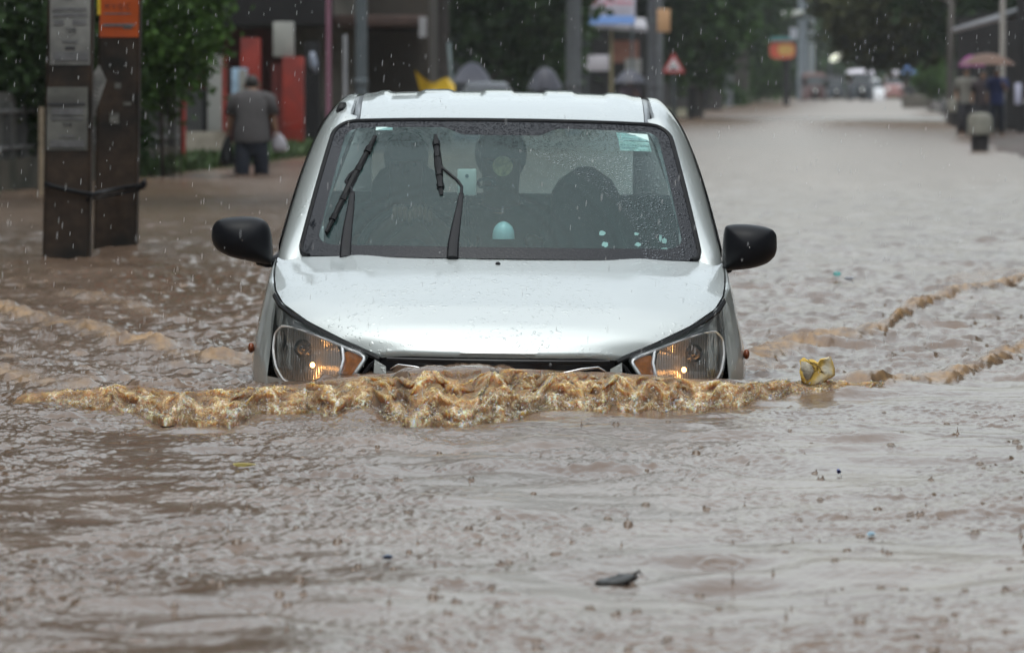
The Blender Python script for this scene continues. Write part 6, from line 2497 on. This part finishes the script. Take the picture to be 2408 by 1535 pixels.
# vehicles at the far end
def auto_rickshaw(u, v_top, v_base, y, roofm, bodym, label, k=1.0):
    b = P(u, v_base, y)
    g = b.z - .12
    top = P(u, v_top, y).z - g
    s_ = top / 1.75
    x = b.x
    t = root('auto_rickshaw', (x, y, g), label, 'auto rickshaw', 'auto rickshaws far down the street')
    B = lambda a, bb: MB().box((x + a[0] * s_, y + a[1] * s_, g + a[2] * s_), (x + bb[0] * s_, y + bb[1] * s_, g + bb[2] * s_))
    mb = MB()
    A = []
    for (d, w_, z0, z1) in ((0, .18, .35, .95), (.25, .42, .28, 1.05), (.7, .60, .22, 1.0), (1.3, .66, .22, .95), (2.4, .66, .25, 1.0), (2.6, .60, .35, .95)):
        A.append([Vector((x + a * w_ * s_, y + d * s_, g + z * s_)) for a, z in ((-1, z0), (-1, z1 * .9), (-.8, z1), (.8, z1), (1, z1 * .9), (1, z0))])
    mb.grid(A); mb.build('body', bodym, t, ang=50)
    mb = MB(); A = []
    for (d, z, w_) in ((.45, 1.58, .56), (.6, 1.70, .62), (1.5, 1.75, .66), (2.4, 1.72, .66), (2.65, 1.55, .62), (2.68, .9, .62)):
        A.append([Vector((x + a * w_ * s_, y + d * s_, g + (z - dz) * s_)) for a, dz in ((-1, .22), (-.97, .06), (-.8, 0), (0, -.02), (.8, 0), (.97, .06), (1, .22))])
    mb.grid(A); mb.build('canopy', roofm, t, ang=60)
    mb = MB(); mb.grid([[(x - .40 * s_, y + .25 * s_, g + 1.04 * s_), (x + .40 * s_, y + .25 * s_, g + 1.04 * s_)], [(x - .52 * s_, y + .46 * s_, g + 1.55 * s_), (x + .52 * s_, y + .46 * s_, g + 1.55 * s_)]])
    mb.build('windshield', GLD, t)
    B((-.6, 1.5, .3), (.6, 2.2, .85)).build('seat', DARK, t)
    for (a, d) in ((0, .1), (-.55, 2.0), (.55, 2.0)):
        mb = MB(); mb.tube([(x + (a - .06) * s_, y + d * s_, g + .22 * s_), (x + (a + .06) * s_, y + d * s_, g + .22 * s_)], .22 * s_, 14)
        mb.build('wheel', RUBBER, t)
    mb = MB(); mb.ell((x, y - .02, g + .72 * s_), (.09 * s_, .05, .09 * s_), 10, 7); mb.build('headlight', CHROME, t)


WHC = mat('white_canvas', (.52, .50, .55), rough=.6, var=.08)
BKC = mat('black_canvas', (.03, .03, .036), rough=.7, var=.2)
RBK = mat('brown_canvas', (.10, .055, .05), rough=.7, var=.2)
DBD = mat('dark_green_body', (.022, .026, .034), rough=.4, var=.2)
auto_rickshaw(1917, 172, 241, 292, RBK, mat('dark_red_body', (.07, .03, .03), rough=.5), 'brown canopied auto rickshaw nearest the left bank')
auto_rickshaw(1967, 180, 236, 312, BKC, DBD, 'small dark auto rickshaw between the brown and the white roofed ones')
auto_rickshaw(2028, 164, 242, 290, WHC, DBD, 'white roofed auto rickshaw with a dark front')
far_car('distant_car', 2062, 186, 40, 305, mat('white_car_paint', (.50, .50, .52), rough=.3, coat=.5), 'white car just right of the white roofed auto rickshaw')
far_car('distant_car', 2104, 178, 46, 322, mat('dull_red_car_paint', (.20, .08, .07), rough=.3, coat=.5), 'dull red car farthest right among the distant vehicles')
mb = MB(); ubox(2094, 2116, 166, 179, 321, .5, mb); o = mb.build('roof_load', WHC, bevel=.06); tag(o, 'small white bundle on top of the dull red car', 'bundle')

# far end of the street: hedge of trees closing the view
for k in range(16):
    u = 1820 + k * 42 + (k * 37 % 17)
    y = 380 + (k * 53 % 50)
    x = (u - CX) * y / F
    tree('distant_tree', x, y, 9, .3, (x, y, 4.6), (2.6, 2.6, 4.3), 55, 45, .55, .5, (LEAF_M, LEAF_D)[k % 3 == 0], 'hazy tree closing the far end of the street', group='hazy trees closing the far end of the street', seed=60 + k)
for k in range(12):
    x = -60 + k * 18 - (k % 3) * 5; y = 460 + (k * 41 % 60)
    tree('distant_tree', x, y, 13, .4, (x, y, 7), (9, 6, 6.5), 60, 40, 1.3, 1.1, LEAF_D, 'hazy tree closing the far end of the street', group='hazy trees closing the far end of the street', seed=90 + k)

# right side
tgr = 'trees along the right side of the street'
tree('street_tree', (2232 - CX) * 150 / F, 150, 12, .10, ((2090 - CX) * 172 / F, 172, 4.1), (2.35, 3.5, 2.35), 260, 80, .30, .19, LEAF_O, 'olive leaved tree with low hanging branches over the road', group=tgr, seed=7, lean=.05)
tree('street_tree', (2262 - CX) * 168 / F, 168, 12, .22, ((2290 - CX) * 160 / F, 160, 5.0), (2.4, 3, 2.9), 240, 70, .34, .22, LEAF_D, 'dark tree above the roadside shelter', group=tgr, seed=8)
shrub('bush', at(2192, 176, 205), (.62, .8, .9), 70, 60, .13, .10, LEAF_L, 'bright green bush left of the shelter', 'bush', 9, ground=.1)
for k, (x, y, h) in enumerate(((19, 120, 13), (24, 165, 14), (22, 90, 13), (30, 215, 14), (34, 270, 14), (36, 320, 14), (16, 62, 12))):
    tree('tall_tree', x, y, h, .35, (x, y, h * .55), (4.6, 5, h * .42), 150, 50, .55, .4, LEAF_D, 'tall dark tree behind the right side of the street', group='tall trees behind the right side of the street', seed=40 + k)
# shelter
t = root('shelter', tuple(P(2330, 290, 112)), 'dark roadside shelter with a pale sloping awning edge', 'shelter')
mb = MB()
a, b = P(2244, 72, 112), P(2352, 44, 106)
a2, b2 = a + Vector((2.6, 3, .5)), b + Vector((2.6, 6, .8))
mb.prism([a, b, b2, a2], (0, 0, .05))
mb.build('roof', mat('awning_sheet', (.05, .05, .055), rough=.5), t)
mb = MB(); mb.tube([a, b], .055, 8); mb.build('roof_edge', mat('awning_edge', (.22, .22, .245), rough=.5), t)
A0, A1 = P(2250, 60, 117), P(2440, 60, 113)
mb = MB(); mb.prism([(A0.x, 117, 0), (A1.x + 1, 113, 0), (A1.x + 1, 113, 2.9), (A0.x, 117, 2.5)], (.1, .4, 0)); mb.build('back_wall', DARK, t)
for (u, v0, y, rr, m, nm) in ((2356, -80, 105.8, .055, mat('pale_post', (.27, .25, .23), rough=.6), 'post'), (2402, -80, 104, .10, DARK, 'post')):
    x = (u - CX) * y / F
    mb = MB(); mb.tube([(x, y, 0), (x, y, P(u, v0, y).z)], rr, 8)
    mb.build(nm, m, t)
mb = MB(); ubox(2388, 2402, 196, 246, 103.4, .2, mb); o = mb.build('pale_board', mat('lilac_board', (.36, .36, .46), rough=.5, var=.1), bevel=.02); tag(o, 'narrow lilac white board at the right edge of the shelter', 'board')
MAG = mat('magenta_cloth', (.20, .010, .15), rough=.5, var=.12)
BRU = mat('tan_umbrella_cloth', (.085, .045, .03), rough=.55, var=.15)
umbrella(2285, 131, 62, 24, 104, MAG, 'magenta umbrella under the shelter roof', 200)
umbrella(2322, 126, 132, 26, 101, BRU, 'wide tan umbrella in front of the magenta one', 230)
person(2273, 158, None, 104.5, mat('cream_shirt', (.15, .145, .13), rough=.8, var=.15), BKC, 'person in a cream shirt under the magenta umbrella', arms='umb', feet_z=.05)
person(2345, 158, None, 101.6, mat('dark_blue_shirt', (.02, .028, .09), rough=.8), NAVY, 'person in dark blue clothes under the wide tan umbrella', arms='umb', feet_z=.05)
person(2312, 164, None, 102.6, mat('black_shirt', (.03, .022, .025), rough=.8), BKC, 'person in black clothes between the cream and dark blue ones', feet_z=.05)
mb = MB(); mb.ell(tuple(P(2326, 172, 101.9)), (.12, .12, .12)); 
# painted posts
def painted_post(u, v0, vm, vb_, w_, y, label):
    x = (u - CX) * y / F; k = y / F
    zt, zm = P(u, v0, y).z, P(u, vm, y).z
    g = P(u, vb_, y).z
    r0 = w_ / 2 * k
    t = root('painted_post', (x, y, g), label, 'bollard', 'white topped black posts at the right edge of the road')
    mb = MB(); mb.lathe([(r0 * .72, zm), (r0 * .98, zm + .02), (r0 * .95, zt - .08), (r0 * .8, zt - .02), (r0 * .45, zt), (.001, zt + .005)], (x, y, 0), 16)
    mb.build('white_top', mat('dirty_white', (.13,.125,.105), rough=.7, var=.2, scale=6), t)
    mb = MB(); mb.lathe([(r0 * .66, g - .5), (r0 * .66, g), (r0 * .70, zm)], (x, y, 0), 16)
    mb.build('black_base', DARK, t)


painted_post(2304, 266, 318, 354, 62, 83, 'nearer white topped black post standing in the brown water')
painted_post(2248, 232, 264, 289, 42, 140, 'farther white topped black post near the bare trunk')
# low wall with a rail
t = root('low_wall', tuple(P(2165, 250, 228)), 'low dark roadside wall with a rail beyond the olive tree', 'wall')
ubox(2122, 2190, 224, 254, 228, .4, zmin=.1).build('wall', mat('brown_grey_wall', (.11, .10, .085), rough=.8, var=.25), t, bevel=.03)
mb = MB(); mb.tube([P(2120, 212, 228), P(2185, 214, 226), P(2215, 240, 205), P(2225, 262, 190)], .09, 8); mb.build('rail', DARK, t)
mb = MB()
for u in (2130, 2155, 2180):
    x = (u - CX) * 228.2 / F; mb.tube([(x, 228.2, .2), (x, 228.2, P(u, 206, 228).z)], .07, 8)
mb.build('rail_post', mat('grey_stub', (.17, .16, .15), rough=.7), t)
umbrella(2142, 152, 44, 20, 262, mat('blue_umbrella_cloth', (.14, .24, .50), rough=.5), 'small blue umbrella far off above the low wall', 205)
person(2142, 164, None, 262.3, SHD, NAVY, 'person under the small blue umbrella beyond the low wall', arms='umb', feet_z=gz(262))

# house fronts closing the left side further along
t = root('far_shop', tuple(P(1640, 240, 215)), 'dim brown shop front behind the trees near the warning sign', 'building')
ubox(1500, 1700, -150, 262, 214, 6, zmin=0).build('wall', mat('dim_brown_wall', (.045, .04, .04), rough=.8, var=.3), t)
ubox(1640, 1665, 196, 250, 213.9, .2).build('doorway', DARK, t)
ubox(1480, 1720, -10, 8, 212.6, 1.6).build('awning', DARK, t)
t = root('far_shop', tuple(P(1200, 240, 150)), 'dark house wall behind the trees in the middle of the street', 'building')
ubox(1000, 1380, -220, 300, 156, 6, zmin=-.2).build('wall', mat('dark_grey_wall', (.016, .017, .019), rough=.8, var=.3), t)
ubox(1108, 1146, -120, 112, 155.8, .25).build('drain_pipe', mat('lilac_grey_pipe', (.12, .115, .135), rough=.6), t)
ubox(1226, 1250, 92, 212, 155.8, .25).build('side_door', mat('ochre_door', (.20, .17, .11), rough=.7, var=.2), t)

# ---- floating litter on the flood
def on_water(u, v):
    p = W(u, v); p.z = wz(p.x, p.y); return p


FOAMB = mat('yellow_foam', (.56, .38, .09), rough=.8, var=.25, scale=22, bump=.8, stain=(.50, .47, .38), stainscale=14)
rr = random.Random(3)
outl = [(1881, 848), (1890, 842), (1900, 847), (1911, 846), (1922, 852), (1930, 844), (1941, 842), (1951, 838), (1956, 850), (1961, 868), (1964, 882), (1955, 889), (1946, 893), (1934, 900), (1922, 903), (1908, 908), (1892, 902), (1884, 890), (1880, 874), (1883, 862)]
mb = MB(); A = []
for k, (dd_, q) in enumerate(((.004, .04), (.002, .35), (.001, .62), (.0, .86), (.005, 1.0), (.028, 1.03), (.055, .98), (.066, .85), (.068, .04))):
    A.append([P(1921 + (u - 1921) * q + rr.uniform(-2.2, 2.2), 870 + (v - 870) * q + rr.uniform(-2, 2), 16.60 + dd_ + (rr.uniform(-.004, .004) if k < 4 else 0)) for u, v in outl])
mb.grid(A, closed=True)
o = mb.build('foam_block', FOAMB, ang=65); tag(o, 'broken yellow foam block riding the crest of the bow wave', 'litter')
mb = MB(); A = []
face = [(1884, 850), (1898, 850), (1908, 858), (1914, 872), (1908, 888), (1898, 896), (1888, 888), (1883, 870)]
for dd_, q in ((-.006, .04), (-.006, .7), (.0, 1.0), (.008, 1.02)):
    A.append([P(1897 + (u - 1897) * q + rr.uniform(-1.5, 1.5), 872 + (v - 872) * q + rr.uniform(-1.5, 1.5), 16.60 + dd_) for u, v in face])
mb.grid(A, closed=True)
mb.build('torn_face', mat('torn_foam', (.36, .33, .27), rough=.9, var=.4, scale=60, bump=.8, stain=(.10, .07, .04), stainscale=30), o, ang=65)
mb = MB()
mb.tube([P(u, v, 16.592) for u, v in [(1900, 846), (1912, 856), (1926, 862), (1934, 876)]], .0011, 5)
mb.build('root_strand', BARK, o)
mb = MB()
p = on_water(1450, 1357) + Vector((0, 0, .008))
A = []
for k, q in enumerate((.03, .6, .9, 1.0, .9, .03)):
    z = (.010, .010, .007, .002, -.004, -.006)[k]
    A.append([p + Vector((.041 * q * math.cos(a) * (1 + .12 * math.sin(3 * a)), .055 * q * math.sin(a), z + .006 * math.cos(a))) for a in np.linspace(0, 2 * math.pi, 26, endpoint=False)])
mb.grid(A, closed=True)
o = mb.build('floating_leaf', mat('soaked_leaf', (.030, .030, .030), rough=.4, var=.4, scale=40, bump=.4), ang=180); tag(o, 'dark soaked leaf floating low in the calm foreground water', 'leaf')
mb = MB(); mb.tube([p + Vector((.030, .01, .012)), p + Vector((.044, .012, .020)), p + Vector((.050, .01, .012))], [.003, .003, .001], 6); mb.build('stalk', BARK, o)


def scrap(u, v, w_, h_, m, label, name='plastic_scrap'):
    p = on_water(u, v); k = p.y / F
    r = random.Random(int(u))
    ring_ = [(w_ / 2 * k * math.cos(a) * r.uniform(.7, 1.2), h_ / 2 * k * math.sin(a) * r.uniform(.7, 1.2)) for a in np.linspace(0, 2 * math.pi, 10)[:-1]]
    mb = MB()
    mb.prism([p + Vector((a, .012 * r.uniform(-1, 1), .004 + b + h_ / 2 * k)) for a, b in ring_], (0, .012, .002))
    o = mb.build(name, m, bevel=.0008); tag(o, label, 'litter')
    return o


BLUEM = mat('blue_plastic', (.01, .02, .22), rough=.3, var=.2)
o = scrap(1972, 1107, 11, 11, BLUEM, 'tiny dark blue wrapper scrap right of centre in the foreground')
mb = MB(); p = on_water(1975, 1108); mb.prism([p + Vector((-.001, -.016, .0)), p + Vector((.005, -.016, .0)), p + Vector((.001, -.016, .008))], (0, .002, 0)); mb.build('white_print', WHITEP, o)
scrap(912, 1308, 26, 9, mat('slate_scrap', (.03, .05, .10), rough=.4), 'slate blue scrap floating left of centre in the foreground')
scrap(1968, 662, 22, 10, mat('teal_plastic', (.02, .26, .25), rough=.3), 'teal plastic scrap floating right of the car mirror')
scrap(1996, 660, 26, 9, mat('white_plastic_scrap', (.45, .48, .55), rough=.4), 'white plastic scrap beside the teal one')
scrap(2049, 1258, 20, 6, mat('pale_blue_scrap', (.25, .38, .48), rough=.4), 'pale blue scrap floating low in the right foreground')
scrap(572, 1098, 50, 8, mat('yellow_leaf', (.30, .24, .06), rough=.5), 'flat yellowish leaf floating left of centre below the wave', 'floating_leaf')

# ---- rain haze
hm = bpy.data.materials.new('rain_haze'); hm.use_nodes = True
nt = hm.node_tree
nt.nodes.remove(nt.nodes['Principled BSDF'])
pv = nt.nodes.new('ShaderNodeVolumePrincipled')
pv.inputs['Color'].default_value = (.90, .95, 1.0, 1)
pv.inputs['Density'].default_value = 0.0002
pv.inputs['Anisotropy'].default_value = .2
nt.links.new(pv.outputs[0], nt.nodes['Material Output'].inputs['Volume'])
mb = MB(); mb.box((-1210, -210, -2), (1210, 1510, 20))
o = mb.build('haze', hm); o['kind'] = 'stuff'
o['label'] = 'thin grey rain haze filling the street'
o['category'] = 'haze'
